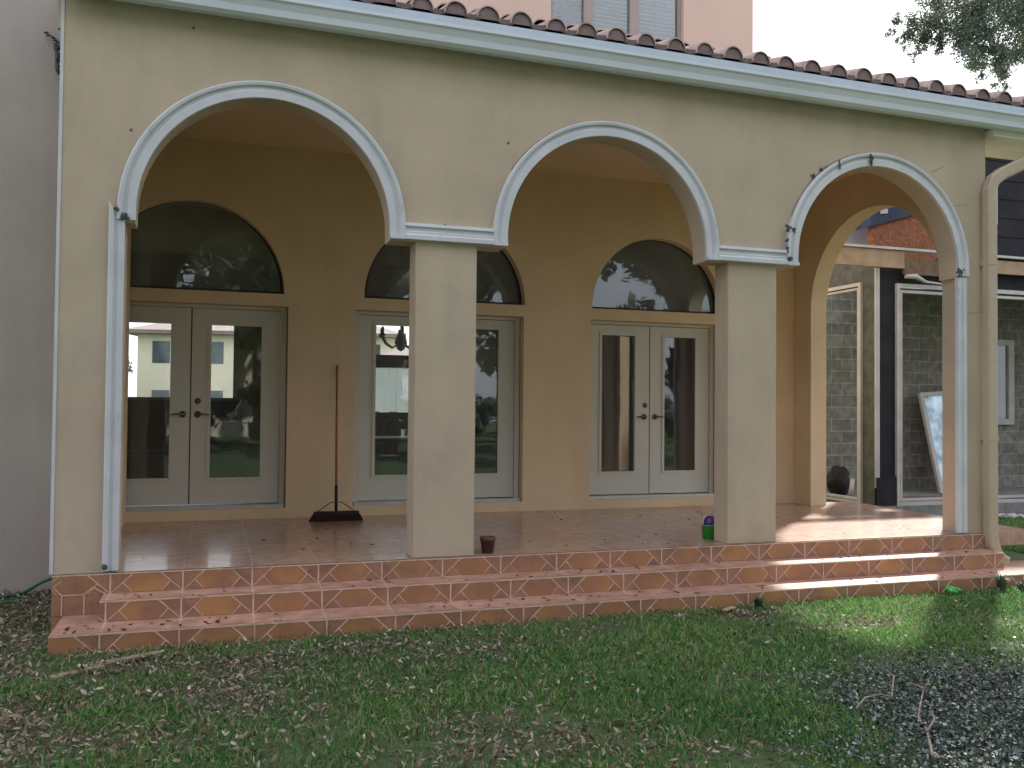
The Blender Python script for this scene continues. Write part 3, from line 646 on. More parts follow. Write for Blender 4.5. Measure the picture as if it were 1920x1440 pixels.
def blades(n, x0, x1, y0, y1, hgt, wid, name, seed):
    r = np.random.default_rng(seed); x = r.uniform(x0, x1, n); y = r.uniform(y0, y1, n)
    dens = np.clip(1.0-1.05*litter_w(x, y)-.9*cover_w(x, y), 0, 1)*np.clip(1.7*cloud(x, y, 1.7, 2)+.7*cloud(x, y, 6, 4)-.35, .12, 1)
    k = (r.random(n) < dens) & ~inside_house(x, y); x, y = x[k], y[k]; n = len(x)
    h = hgt*(.45+.8*r.random(n))*(.7+.5*cloud(x, y, 2.5, 8)); a = r.uniform(0, 2*PI, n); la = r.uniform(0, 2*PI, n); ln = h*(.25+.9*r.random(n)); wd = wid*(.6+.7*r.random(n))
    dx, dy = np.cos(a)*wd/2, np.sin(a)*wd/2; z = np.full(n, GZ-.004)
    lx, ly = np.cos(la)*ln, np.sin(la)*ln
    V = np.stack([np.stack([x-dx, y-dy, z], 1), np.stack([x+dx, y+dy, z], 1), np.stack([x-dx*.8+lx*.35, y-dy*.8+ly*.35, z+h*.6], 1), np.stack([x+dx*.8+lx*.35, y+dy*.8+ly*.35, z+h*.6], 1), np.stack([x+lx, y+ly, z+h*.85], 1)], 1).reshape(-1, 3)
    i = np.arange(n)*5; F = np.concatenate([np.stack([i, i+1, i+3], 1), np.stack([i, i+3, i+2], 1), np.stack([i+2, i+3, i+4], 1)])
    v = np.clip(.5+.28*r.standard_normal(n)+.35*(cloud(x, y, 1.4, 9)-.5), 0, 1)
    v = np.where(r.random(n) < .07, 1.0, v*.88)
    o = bulk(name, V, F, np.repeat(v, 5), GR); o['kind'] = 'stuff'; o['label'] = 'patchy green lawn grass in front of the porch'; o['category'] = 'grass'; return o
GR = attr_mat('grass_blade', [(.034, .115, .034), (.06, .185, .046), (.095, .25, .055), (.18, .31, .065), (.36, .36, .20)], .55, .3, .3)
blades(430000, -1.5, 11.0, -4.3, 1.5, .055, .0065, 'grass', 3)
o = blades(60000, 9.2, 16, -2.5, 3.8, .06, .009, 'grass', 4); o['label'] = 'sunlit grass beyond the right end of the steps'
def leaflets(n, x0, x1, y0, y1, wfun, smin, smax, name, mt, seed, zlift=.012, tilt=.5, pts=6, label='', cat='', aspect=.5):
    r = np.random.default_rng(seed); x = r.uniform(x0, x1, n); y = r.uniform(y0, y1, n)
    k = (r.random(n) < wfun(x, y)) & ~inside_house(x, y); x, y = x[k], y[k]; n = len(x)
    s = r.uniform(smin, smax, n); yaw = r.uniform(0, 2*PI, n); tx = r.normal(0, tilt, n); ty = r.normal(0, tilt, n); curl = r.normal(.25, .3, n)
    z = GZ+zlift*(.3+1.4*r.random(n))+.35*s*np.abs(np.sin(tx))
    base = np.array([(-.5, 0, 0), (-.12, .5, 1), (.28, .36, .6), (.55, 0, 0), (.28, -.36, .6), (-.12, -.5, 1)])
    asp = aspect*(.7+.6*r.random(n))
    lx = base[None, :, 0]*s[:, None]; ly = base[None, :, 1]*(s*asp)[:, None]; lz = base[None, :, 2]*(s*curl*.5)[:, None]+(base[None, :, 0]**2)*(s*curl)[:, None]
    y1_ = ly*np.cos(tx)[:, None]-lz*np.sin(tx)[:, None]; z1_ = ly*np.sin(tx)[:, None]+lz*np.cos(tx)[:, None]
    x2 = lx*np.cos(ty)[:, None]+z1_*np.sin(ty)[:, None]; z2 = -lx*np.sin(ty)[:, None]+z1_*np.cos(ty)[:, None]
    X = x[:, None]+x2*np.cos(yaw)[:, None]-y1_*np.sin(yaw)[:, None]; Y = y[:, None]+x2*np.sin(yaw)[:, None]+y1_*np.cos(yaw)[:, None]
    Z = np.maximum(z[:, None]+z2, GZ+.002)
    V = np.stack([X, Y, Z], 2).reshape(-1, 3); i = np.arange(n)*6
    F = np.concatenate([np.stack([i, i+1, i+2, i+3], 1), np.stack([i, i+3, i+4, i+5], 1)])
    o = bulk(name, V, F, np.repeat(r.random(n), 6), mt); o['kind'] = 'stuff'; o['label'] = label; o['category'] = cat; return o
LM = attr_mat('leaf_litter', [(.06, .042, .032), (.14, .098, .07), (.26, .19, .14), (.11, .095, .08), (.38, .31, .25), (.19, .14, .09), (.55, .49, .43)], .75, .25, .08)
leaflets(150000, -1.5, 10, -4.3, 1.45, lambda x, y: np.clip(np.maximum(litter_w(x, y)*.9+.03, +.08*np.clip(.55-1.2*cloud(x, y, 1.7, 2), 0, 1)), 0, 1), .014, .048, 'leaf_litter', LM, 21, .016, .65, label='brown fallen leaves scattered over the bare soil and grass', cat='fallen leaves', aspect=.36)
CM = attr_mat('ground_cover_leaf', [(.012, .018, .018), (.02, .034, .032), (.035, .055, .052), (.06, .085, .08), (.14, .17, .165), (.40, .42, .42)], .42, .4)
leaflets(110000, 4.6, 9.2, -4.2, -1.3, lambda x, y: np.clip(cover_w(x, y), 0, 1), .010, .028, 'ground_cover', CM, 31, .03, .55, label='dark bluish small leaved ground cover at the lower right', cat='ground cover', aspect=.6)
TM = attr_mat('thatch', [(.09, .065, .04), (.17, .13, .085), (.28, .22, .15), (.12, .10, .07), (.42, .36, .27)], .8, .2)
leaflets(110000, -1.5, 12, -4.3, 1.45, lambda x, y: np.clip(.30-.2*cover_w(x, y), 0, 1), .018, .055, 'dry_thatch', TM, 41, .012, .5, label='dry straw and small twigs matted between the grass', cat='thatch', aspect=.11)
# weeds by the steps
def weed(x, y, h, n, label, seed):
    r = random.Random(seed); mb = MB()
    for k in range(n):
        a = r.uniform(0, 2*PI); l = h*r.uniform(.5, 1.1); sp = r.uniform(.1, .6)*l; b0 = Vector((x+r.uniform(-.02, .02), y+r.uniform(-.02, .02), GZ)); d = Vector((math.cos(a), math.sin(a), 0)); s = d.cross(Vector((0, 0, 1)))*r.uniform(.004, .008)
        mid = b0+d*sp*.4+Vector((0, 0, l*.6)); tip = b0+d*sp+Vector((0, 0, l*r.uniform(.55, .95)))
        v = [mb.b.verts.new(q) for q in (b0-s*.5, b0+s*.5, mid+s, mid-s, tip)]; mb.b.faces.new((v[0], v[1], v[2], v[3])); mb.b.faces.new((v[3], v[2], v[4]))
    tag(mb.obj('weed', 'weed'), label, 'weed')
G['weed'] = mat('weed_green', (.07, .13, .06), (.04, .08, .035), .6, 9)
weed(6.23, -.72, .13, 60, 'tuft of weeds growing at the foot of the lowest step by the wood offcut', 1)
weed(8.68, -.74, .20, 90, 'taller grey green weed overhanging the lowest step near the downspout', 2)
weed(8.86, -.78, .12, 50, 'small weed beside the taller one at the right end of the step', 5)

# dead leaves lying on the tiles, one object each
def leaf_mesh(seed):
    r = random.Random(seed); mb = MB(); s = 1.0; c = r.uniform(.15, .5)
    out = [(-.5, 0), (-.2, .2), (.1, .24), (.35, .14), (.55, 0), (.3, -.16), (.05, -.22), (-.25, -.18)]
    cen = [(-.45, 0), (0, 0), (.5, 0)]
    vs = [mb.b.verts.new((x, y*r.uniform(.8, 1.1), .05+c*(abs(y)*1.4+x*x*.6)*r.uniform(.6, 1.2))) for x, y in out]; m0 = mb.b.verts.new((0, 0, .03))
    for i in range(8): mb.b.faces.new((m0, vs[i], vs[(i+1) % 8]))
    bmesh.ops.solidify(mb.b, geom=mb.b.faces[:], thickness=.02)
    me = bpy.data.meshes.new('dead_leaf'); mb.b.to_mesh(me); mb.b.free(); me.materials.append(G['leaf_brown']); return me
G['leaf_brown'] = mat('dead_leaf_brown', (.075, .045, .035), (.035, .022, .02), .8, 14)
LMs = [leaf_mesh(i) for i in range(5)]
def drop(n, xr, yr, z, label, group, seed, pref=None, smin=.025, smax=.05):
    r = random.Random(seed)
    for k in range(n):
        x = r.uniform(*xr) if not pref or r.random() > .5 else pref[0]+r.gauss(0, pref[1]); x = min(max(x, xr[0]), xr[1]); y = r.uniform(*yr)
        if any(a-.05 < x < b+.05 and -.05 < y < .3 for a, b in COLX): continue
        o = bpy.data.objects.new('dead_leaf', r.choice(LMs)); COL.objects.link(o); s = r.uniform(smin, smax); o.scale = (s, s*r.uniform(.6, 1.1), s); o.location = (x, y, z+.001); o.rotation_euler = (r.uniform(-.2, .2), r.uniform(-.2, .2), r.uniform(0, 6.28))
        tag(o, label, 'dead leaf', group)
drop(95, (1.6, 8.9), (.05, 2.6), .0, 'small dark curled leaf lying on the tiled porch floor', 'dead leaves on the porch floor', 1, smin=.02, smax=.042)
drop(52, (1.5, 9.1), (-.29, -.08), -.14, 'small dark curled leaf lying on the upper step tread', 'dead leaves on the upper step', 2)
drop(75, (1.25, 8.9), (-.59, -.34), -.28, 'small dark curled leaf lying on the lowest step tread', 'dead leaves on the lowest step', 3, (3.0, 1.6))

# ================================================================ INSIDE THE ROOM
c = thing('chandelier', (4.57, 5.5, 3.49), 'dark wrought chandelier hanging inside behind the left pillar, seen through the door glass', 'chandelier')
mb = MB(); mb.tube([(4.57, 5.5, 3.495), (4.57, 5.5, 2.2)], .012, 6); mb.lathe((4.57, 5.5, 1.93), [(0, 0), (.05, .03), (.09, .12), (.05, .24), (.02, .3)], 14); mb.obj('stem', 'black', c)
for k in range(6):
    a = k*PI/3+.4; d = Vector((math.cos(a), math.sin(a), 0)); o0 = Vector((4.57, 5.5, 0))
    mb = MB(); mb.tube([o0+d*.05+Vector((0, 0, 2.03)), o0+d*.14+Vector((0, 0, 1.98)), o0+d*.24+Vector((0, 0, 2.04)), o0+d*.30+Vector((0, 0, 2.14))], .012, 6); mb.lathe(o0+d*.30, [(0, 2.13), (.05, 2.15), (.04, 2.16), (.02, 2.17), (.02, 2.25), (0, 2.27)], 10); mb.obj('arm', 'black', c)
def chair(x, y, rz, label):
    c = thing('dining_chair', (x, y, 0), label, 'chair', 'dining chairs in the dark room'); Mx = Matrix.Translation((x, y, 0)) @ Matrix.Rotation(rz, 4, 'Z')
    MB().box(-.22, .22, -.22, .22, .44, .48, bev=.01, M=Mx).obj('seat', 'darkwood', c)
    for sx in (-1, 1):
        for sy in (-1, 1): MB().tube([Mx @ Vector((sx*.18, sy*.18, .44)), Mx @ Vector((sx*.21, sy*.21, 0))], .018, 6).obj('leg', 'darkwood', c)
    mb = MB(); mb.tube([Mx @ Vector((.21*math.cos(a), .2+.02*math.sin(a), .48+.56*math.sin(a)**.7 if 0 < a < PI else .48)) for a in [PI*i/14 for i in range(15)]], .014, 6); mb.obj('back_hoop', 'darkwood', c)
    for k in range(5):
        u = -.12+.06*k; MB().tube([Mx @ Vector((u*.8, .2, .48)), Mx @ Vector((u, .22, .48+.56*(1-(u/.21)**2)**.35))], .007, 5).obj('spindle', 'darkwood', c)
chair(4.36, 5.55, 0.0, 'dark spindle back dining chair behind the door nearest the left pillar')
chair(4.9, 5.0, 2.2, 'dark spindle back dining chair turned sideways behind the left pillar')
t = thing('dining_table', (4.6, 4.9, 0), 'dark dining table in the room behind the middle door', 'table')
MB().box(4.0, 5.3, 4.5, 5.35, .72, .76, bev=.01).obj('table_top', 'darkwood', t)
for a in (4.08, 5.22):
    for b_ in (4.58, 5.27): MB().tube([(a, b_, 0), (a, b_, .72)], [.03, .045], 8).obj('leg', 'darkwood', t)
a = thing('armchair', (5.6, 4.4, 0), 'dark high backed armchair behind the right leaf of the middle door', 'armchair')
MB().box(5.25, 5.85, 4.3, 4.9, .12, .45, bev=.05).obj('seat', 'darkwood', a)
mb = MB(); mb.blob((5.50, 4.9, .85), .35, (.9, .35, 1.3), .03, 3); mb.obj('backrest', 'darkwood', a)
for x in (5.2, 5.86): MB().box(x-.06, x+.06, 4.32, 4.9, .1, .62, bev=.03).obj('armrest', 'darkwood', a)
s = thing('sofa', (1.3, 7.0, 0), 'long dark sofa below the rear window behind the left door', 'sofa')
MB().box(.2, 2.5, 6.6, 7.3, .1, .5, bev=.05).obj('seat', 'darkwood', s); MB().box(.2, 2.5, 7.3, 7.55, .1, 1.22, bev=.06).obj('backrest', 'darkwood', s)
v = thing('flower_vase', (2.50, 6.1, .0), 'white rounded vase glimpsed in the dark room behind the left door', 'vase')
mb = MB(); mb.lathe((2.50, 6.1, .94), [(0, 0), (.06, 0), (.11, .1), (.10, .2), (.05, .26), (.06, .3)], 16); mb.obj('vase_body', 'white_paint', v)
t = thing('side_table', (2.5, 6.1, 0), 'dark side table carrying the white vase', 'table'); MB().box(2.3, 2.7, 5.9, 6.3, .90, .938).obj('table_top', 'darkwood', t); MB().tube([(2.5, 6.1, 0), (2.5, 6.1, .9)], .04, 8).obj('leg', 'darkwood', t)
MB().box(6.2, 9.0, 5.2, 5.3, 0, 3.49).obj('room_partition', 'room_wall', house)

# ================================================================ NEIGHBOUR HOUSE UNDER CONSTRUCTION
nb = thing('unfinished_house', (14, 6, GZ), 'unfinished block house wrapped in black felt with open window frames', 'house')
KX, KY = 11.2, 3.85
MB().box(KX-.05, 20, KY-.08, 9, GZ-.1, -.215).obj('slab', 'concrete', nb)
# corner post region + lintels
mb = MB(); mb.plate([[(KY-.019, -.21), (4.10, -.21), (4.10, 3.0), (5.9, 3.0), (5.9, 3.42), (KY-.019, 3.42)]], KX-.006, KX+.12, 'x'); mb.obj('side_panel', 'sheath', nb)
MB().plate([[(KX-.003, -.21), (11.60, -.21), (11.60, 2.97), (16.9, 2.97), (16.9, -.21), (17.2, -.21), (17.2, 3.30), (KX-.003, 3.30)]], KY-.024, KY-.0195).obj('front_panel', 'felt', nb)
MB().box(KX-.015, KX+.06, KY-.048, KY-.026, .05, 3.24).obj('corner_strip', 'white_f', nb)
MB().box(KX-.02, KX+.42, KY-.06, KY-.021, -.35, .22, bev=.02).obj('membrane_foot', 'felt', nb)
mb = MB()
for y, z, l, h in ((4.18, 3.22, .25, .05), (4.2, 3.14, .3, .05), (4.55, 3.2, .1, .04), (4.25, 3.05, .33, .012), (4.25, 3.085, .33, .012), (4.62, 3.06, .1, .04)):
    for k in range(6):
        if random.random() < .85: mb.box(KX-.004, KX-.001, y+l*k/6, y+l*k/6+l/6*.55, z, z+h*random.uniform(.6, 1))
mb.obj('stencil_marks', 'cmu', nb)
# window frames (white double lines)
def frame_x(y0, y1, z0, z1, x):
    fr = thing  # noqa
    mb = MB(); w_ = .05
    mb.plate([[(y0, z0), (y1, z0), (y1, z1), (y0, z1)], [(y0+w_, z0+w_), (y1-w_, z0+w_), (y1-w_, z1-w_), (y0+w_, z1-w_)]], x-.05, x-.002, 'x')
    mb.plate([[(y0+w_+.02, z0+w_+.02), (y1-w_-.02, z0+w_+.02), (y1-w_-.02, z1-w_-.02), (y0+w_+.02, z1-w_-.02)], [(y0+w_+.05, z0+w_+.05), (y1-w_-.05, z0+w_+.05), (y1-w_-.05, z1-w_-.05), (y0+w_+.05, z1-w_-.05)]], x-.03, x+.05, 'x')
    return mb.obj('window_frame', 'white_f', nb)
frame_x(4.08, 5.85, -.23, 3.06, KX)
mb = MB(); z0, z1, x0, x1 = -.215, 3.03, 11.55, 16.9
mb.plate([[(x0, z0), (x1, z0), (x1, z1), (x0, z1)], [(x0+.05, z0+.05), (x1-.05, z0+.05), (x1-.05, z1-.06), (x0+.05, z1-.06)]], KY-.07, KY-.022)
mb.plate([[(x0+.075, z0+.07), (x1-.075, z0+.07), (x1-.075, z1-.09), (x0+.075, z1-.09)], [(x0+.11, z0+.10), (x1-.11, z0+.10), (x1-.11, z1-.13), (x0+.11, z1-.13)]], KY-.05, KY+.03)
mb.obj('window_frame', 'white_f', nb)
# fascia, flashing, broken old board
MB().box(KX-.9, 11.62, KY-.14, KY-.09, 3.24, 3.49).obj('fascia', 'pale_wood', nb)
MB().box(11.625, 13.0, KY-.13, KY-.09, 3.16, 3.40).obj('fascia', 'old_wood', nb)
MB().box(13.0, 20, KY-.14, KY-.09, 3.26, 3.46).obj('fascia', 'pale_wood', nb)
MB().box(KX-.95, 20, KY-.17, KY-.02, 3.50, 3.535).obj('roof_edge', 'white_f', nb)
mb = MB(); mb.tube([(11.63, KY-.15, 3.12), (11.8, KY-.16, 3.13), (12.0, KY-.15, 3.06), (12.5, KY-.15, 3.03)], [.03, .04, .02, .01], 6); mb.obj('torn_wrap', 'white_f', nb)
MB().box(12.6, 20, KY-.08, 9, 3.43, 3.50).obj('roof_deck', 'felt', nb)
# upper parts : strand board gable with felt, blue primer wall, dark felt storey
def at_y(pts, Y): return [(lambda q: (q.x, q.z))(px(u, v, 1, Y)) for u, v in pts]
MB().plate([at_y([(1636, 500), (1790, 500), (1790, 372), (1715, 396), (1636, 418)], 8.2)], 8.2, 8.35).obj('gable_board', 'osb', nb)
MB().plate([at_y([(1633, 424), (1715, 402), (1795, 376), (1795, 350), (1700, 378), (1633, 400)], 8.1)], 8.1, 8.6).obj('gable_felt', 'felt_blue', nb)
MB().plate([at_y([(1652, 390), (1664, 389), (1664, 400), (1652, 401)], 8.07)], 8.06, 8.095).obj('felt_patch', 'white_f', nb)
MB().plate([at_y([(1560, 500), (1645, 500), (1645, 392), (1560, 392)], 8.8)], 8.8, 8.9).obj('parapet', 'bluewall', nb)
mb = MB(); mb.box(13.3, 20, 4.1, 4.3, 3.54, 5.95); 
for k in range(8): mb.box(13.29, 20, 4.088, 4.1, 3.62+k*.3, 3.635+k*.3)
mb.obj('upper_wall', 'felt', nb)
MB().box(13.66, 13.73, 4.06, 4.087, 4.10, 4.85).obj('corner_strip', 'white_f', nb)
# block walls inside with a window
MB().plate([[(KX+.12, -.21), (20, -.21), (20, 3.42), (KX+.12, 3.42)], [(14.9, .93), (15.88, .93), (15.88, 2.46), (14.9, 2.46)]], 5.8, 6.0).obj('block_wall', 'cmu', nb)
fr = MB().plate([[(14.9, .93), (15.88, .93), (15.88, 2.46), (14.9, 2.46)], [(15.0, 1.03), (15.76, 1.03), (15.76, 2.36), (15.0, 2.36)]], 5.74, 5.82).obj('window_frame', 'white_f', nb)
MB().box(15.0, 15.76, 5.78, 5.79, 1.03, 2.36).obj('window_pane', 'fan_glass', fr)
MB().box(12.4, 20, KY+.13, 5.79, 3.30, 3.41).obj('joist_ceiling', 'felt', nb)
# items on the slab
ws = thing('loose_window_sash', (13.8, 5.2, -.2), 'white framed glazed sash leaning on the block wall of the unfinished house', 'window sash')
Mx = Matrix.Translation((13.62, 5.15, -.21)) @ Matrix.Rotation(R(-3.5), 4, 'Y') @ Matrix.Rotation(R(-12), 4, 'X')
mb = MB()
for q in ((0, .07, 0, 1.72), (.93, 1.0, 0, 1.72)): mb.box(q[0], q[1], -.03, .03, q[2], q[3], M=Mx)
for q in ((.0705, .9295, 0, .07), (.0705, .9295, 1.65, 1.72)): mb.box(q[0], q[1], -.03, .03, q[2], q[3], M=Mx)
mb.obj('sash_frame', 'white_f', ws)
G['mirror'] = mat('sash_glass', (.28, .36, .40), (.03, .04, .05), .05, 3.5, 0, 1, .8, metal=.85)
MB().box(.071, .929, -.008, .008, .071, 1.649, M=Mx).obj('sash_pane', 'mirror', ws)
mb = MB(); mb.blob((11.60, 5.15, .02), .23, (.8, .7, 1.1), .14, 3); tag(mb.obj('rubbish_bag', 'black'), 'lumpy black rubbish bag on the slab of the unfinished house', 'rubbish bag')
mb = MB(); mb.tube([(11.56, 4.8, -.17), (11.64, 4.86, .08)], .035, 10); tag(mb.obj('pipe_offcut', 'white_f'), 'short white pipe propped against the black rubbish bag', 'pipe')
plank((11.35, 4.1, -.212), (11.9, 4.35, -.21), .1, .03, 'white painted board lying on the slab just inside the left opening', 'white_f')
plank((12.3, 4.6, -.212), (13.3, 4.5, -.21), .06, .03, 'dark thin lath lying on the slab below the leaning sash', 'old_wood', 'lath')
for i, (x, y) in enumerate(((14.1, 4.3), (14.7, 4.15))): plank((x, y, -.21), (x+1.3, y+.3*(i-.4), -.2), .09, .03, ('grey board on the slab, farther from the slab edge', 'grey board on the slab, close to the slab edge')[i])
mb = MB()
for k in range(24): mb.blob((13.0+random.uniform(-.5, .6), 3.45+random.uniform(-.12, .15), GZ+.03), random.uniform(.02, .06), (1.3, 1, .7), .4, 1, smooth=False)
o = mb.obj('rubble', 'white_f'); o['kind'] = 'stuff'; o['label'] = 'pale broken rubble on the grass by the slab'; o['category'] = 'rubble'

# ================================================================ HOUSES SEEN THROUGH THE REAR WINDOWS
def far_house(x, y, rz, wx, wy, h, label):
    f = thing('villa', (x, y, GZ), label, 'house'); Mx = Matrix.Translation((x, y, GZ)) @ Matrix.Rotation(R(rz), 4, 'Z')
    MB().box(-wx/2, wx/2, -wy/2, wy/2, 0, h, M=Mx).obj('wall', 'house_wall', f)
    mb = MB(); e = .7; q = [(-wx/2-e, -wy/2-e), (wx/2+e, -wy/2-e), (wx/2+e, wy/2+e), (-wx/2-e, wy/2+e)]
    lo = [mb.b.verts.new(Mx @ Vector((a, b_, h+.004))) for a, b_ in q]; mi = [mb.b.verts.new(Mx @ Vector((a, b_, h+.22))) for a, b_ in q]; t0 = mb.b.verts.new(Mx @ Vector((-wx*.2, 0, h+1.9))); t1 = mb.b.verts.new(Mx @ Vector((wx*.2, 0, h+1.9)))
    mb.b.faces.new(lo[::-1])
    for i in range(4): mb.b.faces.new((lo[i], lo[(i+1) % 4], mi[(i+1) % 4], mi[i]))
    mb.b.faces.new((mi[0], mi[1], t1, t0)); mb.b.faces.new((mi[2], mi[3], t0, t1)); mb.b.faces.new((mi[1], mi[2], t1)); mb.b.faces.new((mi[3], mi[0], t0)); mb.obj('roof', 'far_roof', f)
    for sx in (-1, 1):
        for k in range(5):
            xx = -wx*.41+k*wx*.205
            for zz in (1.0, 3.9):
                if zz+1.3 < h: MB().box(xx-.5, xx+.5, sx*wy/2-.03, sx*wy/2+.03, zz, zz+1.3, M=Mx).obj('window', 'fan_dark', f)
        for k in (-1, 1):
            yy = k*wy*.25
            MB().box(sx*wx/2-.03, sx*wx/2+.03, yy-.45, yy+.45, 1.0, 2.3, M=Mx).obj('window', 'fan_dark', f)
    return f
G['fan_dark'] = mat('far_window', (.10, .13, .15), (.07, .09, .10), .1, 3, 0, 1, .6)
far_house(5.9, 53, -12, 15, 9, 5.6, 'cream two storey villa seen through the left door')
far_house(14, 30, 10, 9, 7, 3.2, 'low cream villa seen through the door behind the left pillar')
far_house(4, -34, 6, 14, 8, 5.6, 'cream villa across the lawn behind the camera')

# ================================================================ TREES
TL = attr_mat('oak_leaf', [(.03, .05, .025), (.05, .085, .04), (.08, .12, .06), (.12, .17, .09)], .5, .4, .35)
TLH = attr_mat('oak_leaf_hazed', [(.07, .09, .07), (.10, .14, .10), (.15, .20, .14), (.22, .27, .20)], .45, .5, .4)  # leaf colours lightened so the crown carries haze
def leaf_cloud(name, cents, nper, ls, parent, seed, squash=.8, fill=.5, twig=.10, mt=None):
    r = np.random.default_rng(seed); P = []
    for (x, y, z, rad) in cents:
        n = int(nper*(rad**2)); d = r.normal(size=(n, 3)); d /= np.linalg.norm(d, axis=1)[:, None]; q = d*(r.random(n)**fill)[:, None]*rad; q[:, 2] *= squash
        # sub-clumps: keep points near random twig centres
        tw = r.normal(size=(max(4, int(9*rad**1.5)), 3)); tw /= np.linalg.norm(tw, axis=1)[:, None]; tw *= (r.random(len(tw))**.5)[:, None]*rad; tw[:, 2] *= squash
        k = r.integers(0, len(tw), n); q = tw[k]*.95+(q-tw[k])*.12+r.normal(size=(n, 3))*rad*twig
        P.append(q+np.array((x, y, z)))
    P = np.concatenate(P); n = len(P); a = r.normal(size=(n, 3)); a /= np.linalg.norm(a, axis=1)[:, None]; b = np.cross(a, r.normal(size=(n, 3))); b /= np.linalg.norm(b, axis=1)[:, None]
    s = ls*(.6+.8*r.random(n))[:, None]
    V = np.stack([P-a*s, P+b*s*.38, P+a*s, P-b*s*.38], 1).reshape(-1, 3); i = np.arange(n)*4; F = np.stack([i, i+1, i+2, i+3], 1)
    return bulk(name, V, F, np.repeat(np.clip(r.random(n)*.8+.2*(P[:, 2]-P[:, 2].min())/np.ptp(P[:, 2]), 0, 1), 4), mt or TL, parent)
def limbs(mb, base, targets, r0, rs):
    for t in targets:
        b_ = Vector(base); t = Vector(t[:3]); m1 = b_.lerp(t, .4)+Vector((rs.uniform(-.4, .4), rs.uniform(-.4, .4), .3)); m2 = b_.lerp(t, .75)+Vector((rs.uniform(-.3, .3), rs.uniform(-.3, .3), .2))
        mb.tube([b_, m1, m2, t], [r0, r0*.6, r0*.3, r0*.08], 7)
# oak at upper right, leaning over the unfinished house
tr = thing('oak_tree', (36, 16, GZ), 'oak with fine grey green leaves hanging over the roof at the upper right', 'tree')
def cp(u, v, c): q = (r3*((u-960)/1683.1)+u3*((720-v)/1683.1)+f3)*c+camo.matrix_world.translation; return q
cl = []
for u, v, c_, rd in ((1905, 15, 16.2, .62), (1850, 40, 16, .62), (1800, 25, 16.4, .50), (1755, 30, 16, .38), (1790, 70, 16.1, .40), (1835, 95, 15.8, .42), (1770, 78, 16.3, .22), (1868, 130, 16, .34), (1885, 152, 16.1, .20), (1845, 128, 16.2, .24), (1715, 55, 16, .24), (1735, 8, 16, .36), (1690, 78, 16, .16), (1685, 40, 16, .14), (1712, 108, 16, .10), (1672, 62, 16.1, .12), (1740, 60, 16, .3), (1815, 60, 16.2, .4), (1860, 95, 16, .36), (1725, 88, 16.2, .15), (1905, 85, 16.5, .34), (1935, 60, 16.2, .5), (1880, -30, 16.4, .8), (1780, -40, 16.2, .7), (1960, -20, 16, .9)):
    q = cp(u, v, c_*1.55); cl.append((q.x, q.y, q.z, rd*1.95))
for k in range(20): cl.append((random.uniform(28, 40), random.uniform(13, 20), random.uniform(10, 18), random.uniform(1.2, 2.0)))
leaf_cloud('crown', cl[:25], 2600, .045, tr, 51, .95, .6, .17, TLH)
leaf_cloud('crown', cl[25:], 300, .09, tr, 52)
mb = MB(); rs = random.Random(4); mb.tube([(36, 16, GZ-.2), (35.8, 16, 5), (35, 16, 10.5)], [.6, .45, .35], 10); limbs(mb, (35, 16, 10.3), [cl[22], cl[23]]+cl[25::2], .16, rs)
for t_ in cl[:22:2]: limbs(mb, cl[24][:3], [t_], .05, rs)
mb.obj('trunk', 'bark', tr)
tr = thing('oak_tree', (20.5, 3.4, GZ), 'unseen tall oak beyond the right edge, its high canopy added to shade the lawn', 'tree')
cl = []
for k in range(70): cl.append((9.0+12.5*random.random(), random.uniform(3.2, 6.2), random.uniform(11.0, 13.0), random.uniform(.9, 1.35)))  # out of view crown layer, placed so its shade covers the lawn
leaf_cloud('crown', cl, 600, .08, tr, 53)
mb = MB(); mb.tube([(20.5, 3.4, GZ-.2), (20.3, 3.4, 5), (19.5, 3.4, 10.6)], [.5, .38, .28], 10); limbs(mb, (19.5, 3.4, 10.4), cl[::3], .14, rs); mb.obj('trunk', 'bark', tr)
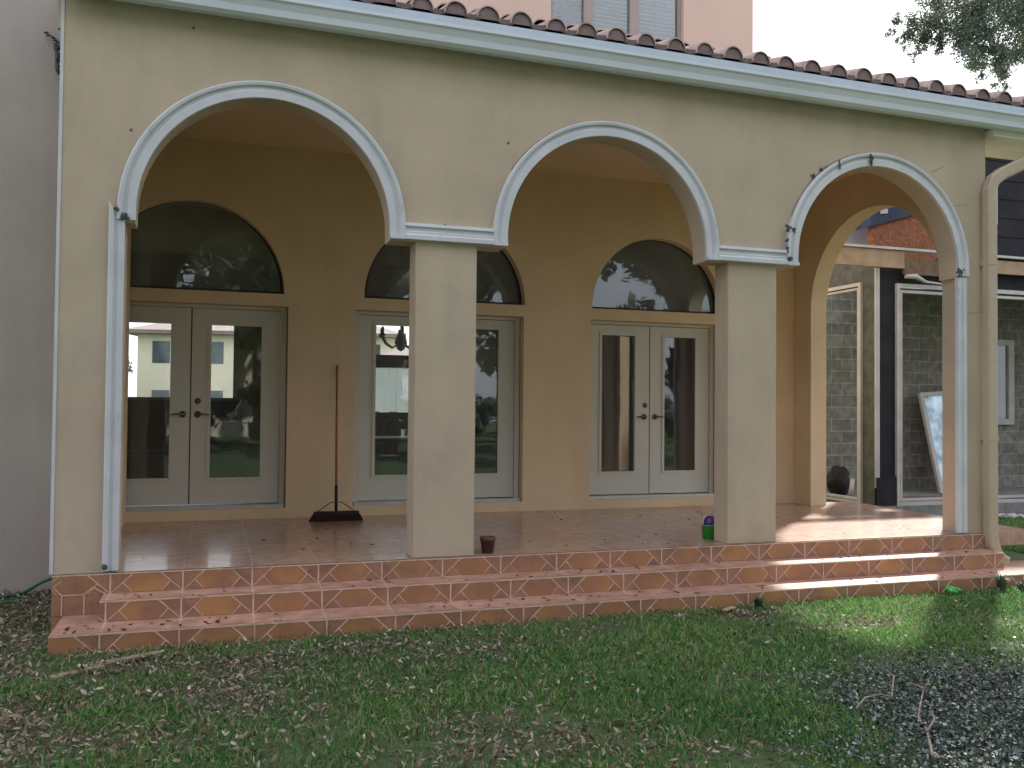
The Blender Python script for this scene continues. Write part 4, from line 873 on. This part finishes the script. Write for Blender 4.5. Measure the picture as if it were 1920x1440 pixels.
# big oaks behind and above the camera: they shade the lawn and are mirrored in the glass
for i, (x, y, lab, cz) in enumerate(((-3.5, -13.5, 'large shade oak to the left behind the camera', 0), (7.0, -15.0, 'large shade oak in the middle behind the camera', 0), (16.5, -10.5, 'large shade oak to the right behind the camera', 0))):
    tr = thing('oak_tree', (x, y, GZ), lab, 'tree'); rs = random.Random(60+i); cl = []
    for k in range(34):
        a = rs.uniform(0, 6.28); rr = 6.0*math.sqrt(rs.random()); cl.append((x+rr*math.cos(a), y+rr*math.sin(a)*1.05+1.0, 6.0+rs.uniform(0, 4.5)*(1-rr/9), rs.uniform(1.3, 2.0)))
    leaf_cloud('crown', cl, 330, .15, tr, 70+i)
    mb = MB(); mb.tube([(x, y, GZ-.2), (x+.2, y, 2.2), (x+.1, y+.2, 4.6)], [.55, .42, .34], 10); limbs(mb, (x+.1, y+.2, 4.4), cl[::3], .2, rs); mb.obj('trunk', 'bark', tr)
# hedge behind the camera
h = thing('hedge', (4, -24, GZ), 'dense dark hedge across the far side of the lawn behind the camera', 'hedge')
leaf_cloud('foliage', [(x, -22+random.uniform(-.4, .4), .9+random.uniform(-.3, .4), 1.3) for x in range(-12, 24)], 700, .09, h, 90)

# far row of trees beyond the hedge, behind the camera
for i, x in enumerate((-14, -5, 4, 13, 22)):
    tr = thing('shade_tree', (x, -29, GZ), 'bushy tree number standing in the row behind the hedge', 'tree', 'trees in the row behind the hedge'); tr['label'] = ('leftmost', 'second from the left', 'middle', 'second from the right', 'rightmost')[i]+' of the bushy green trees behind the hedge'; rs = random.Random(160+i)
    leaf_cloud('crown', [(x+rs.uniform(-4.5, 4.5), -29+rs.uniform(-2, 2), rs.uniform(2.5, 10.5), rs.uniform(1.6, 2.2)) for k in range(22)], 190, .24, tr, 170+i)
    MB().tube([(x, -29, GZ-.2), (x, -29, 3.5), (x+.3, -29, 7)], [.4, .3, .15], 8).obj('trunk', 'bark', tr)

tr = thing('pale_tree', (-7, 46, GZ), 'pale hazy tree beside the cream villa seen through the left door', 'tree'); rs = random.Random(9)
leaf_cloud('crown', [(-5.2+rs.uniform(-3.6, 2.6), 46+rs.uniform(-2, 2), rs.uniform(1.5, 6.0), rs.uniform(1.0, 1.7)) for k in range(26)], 200, .16, tr, 300)
MB().tube([(-7, 46, GZ-.2), (-7, 46, 3), (-6.6, 46, 6)], [.35, .25, .12], 8).obj('trunk', 'bark', tr)
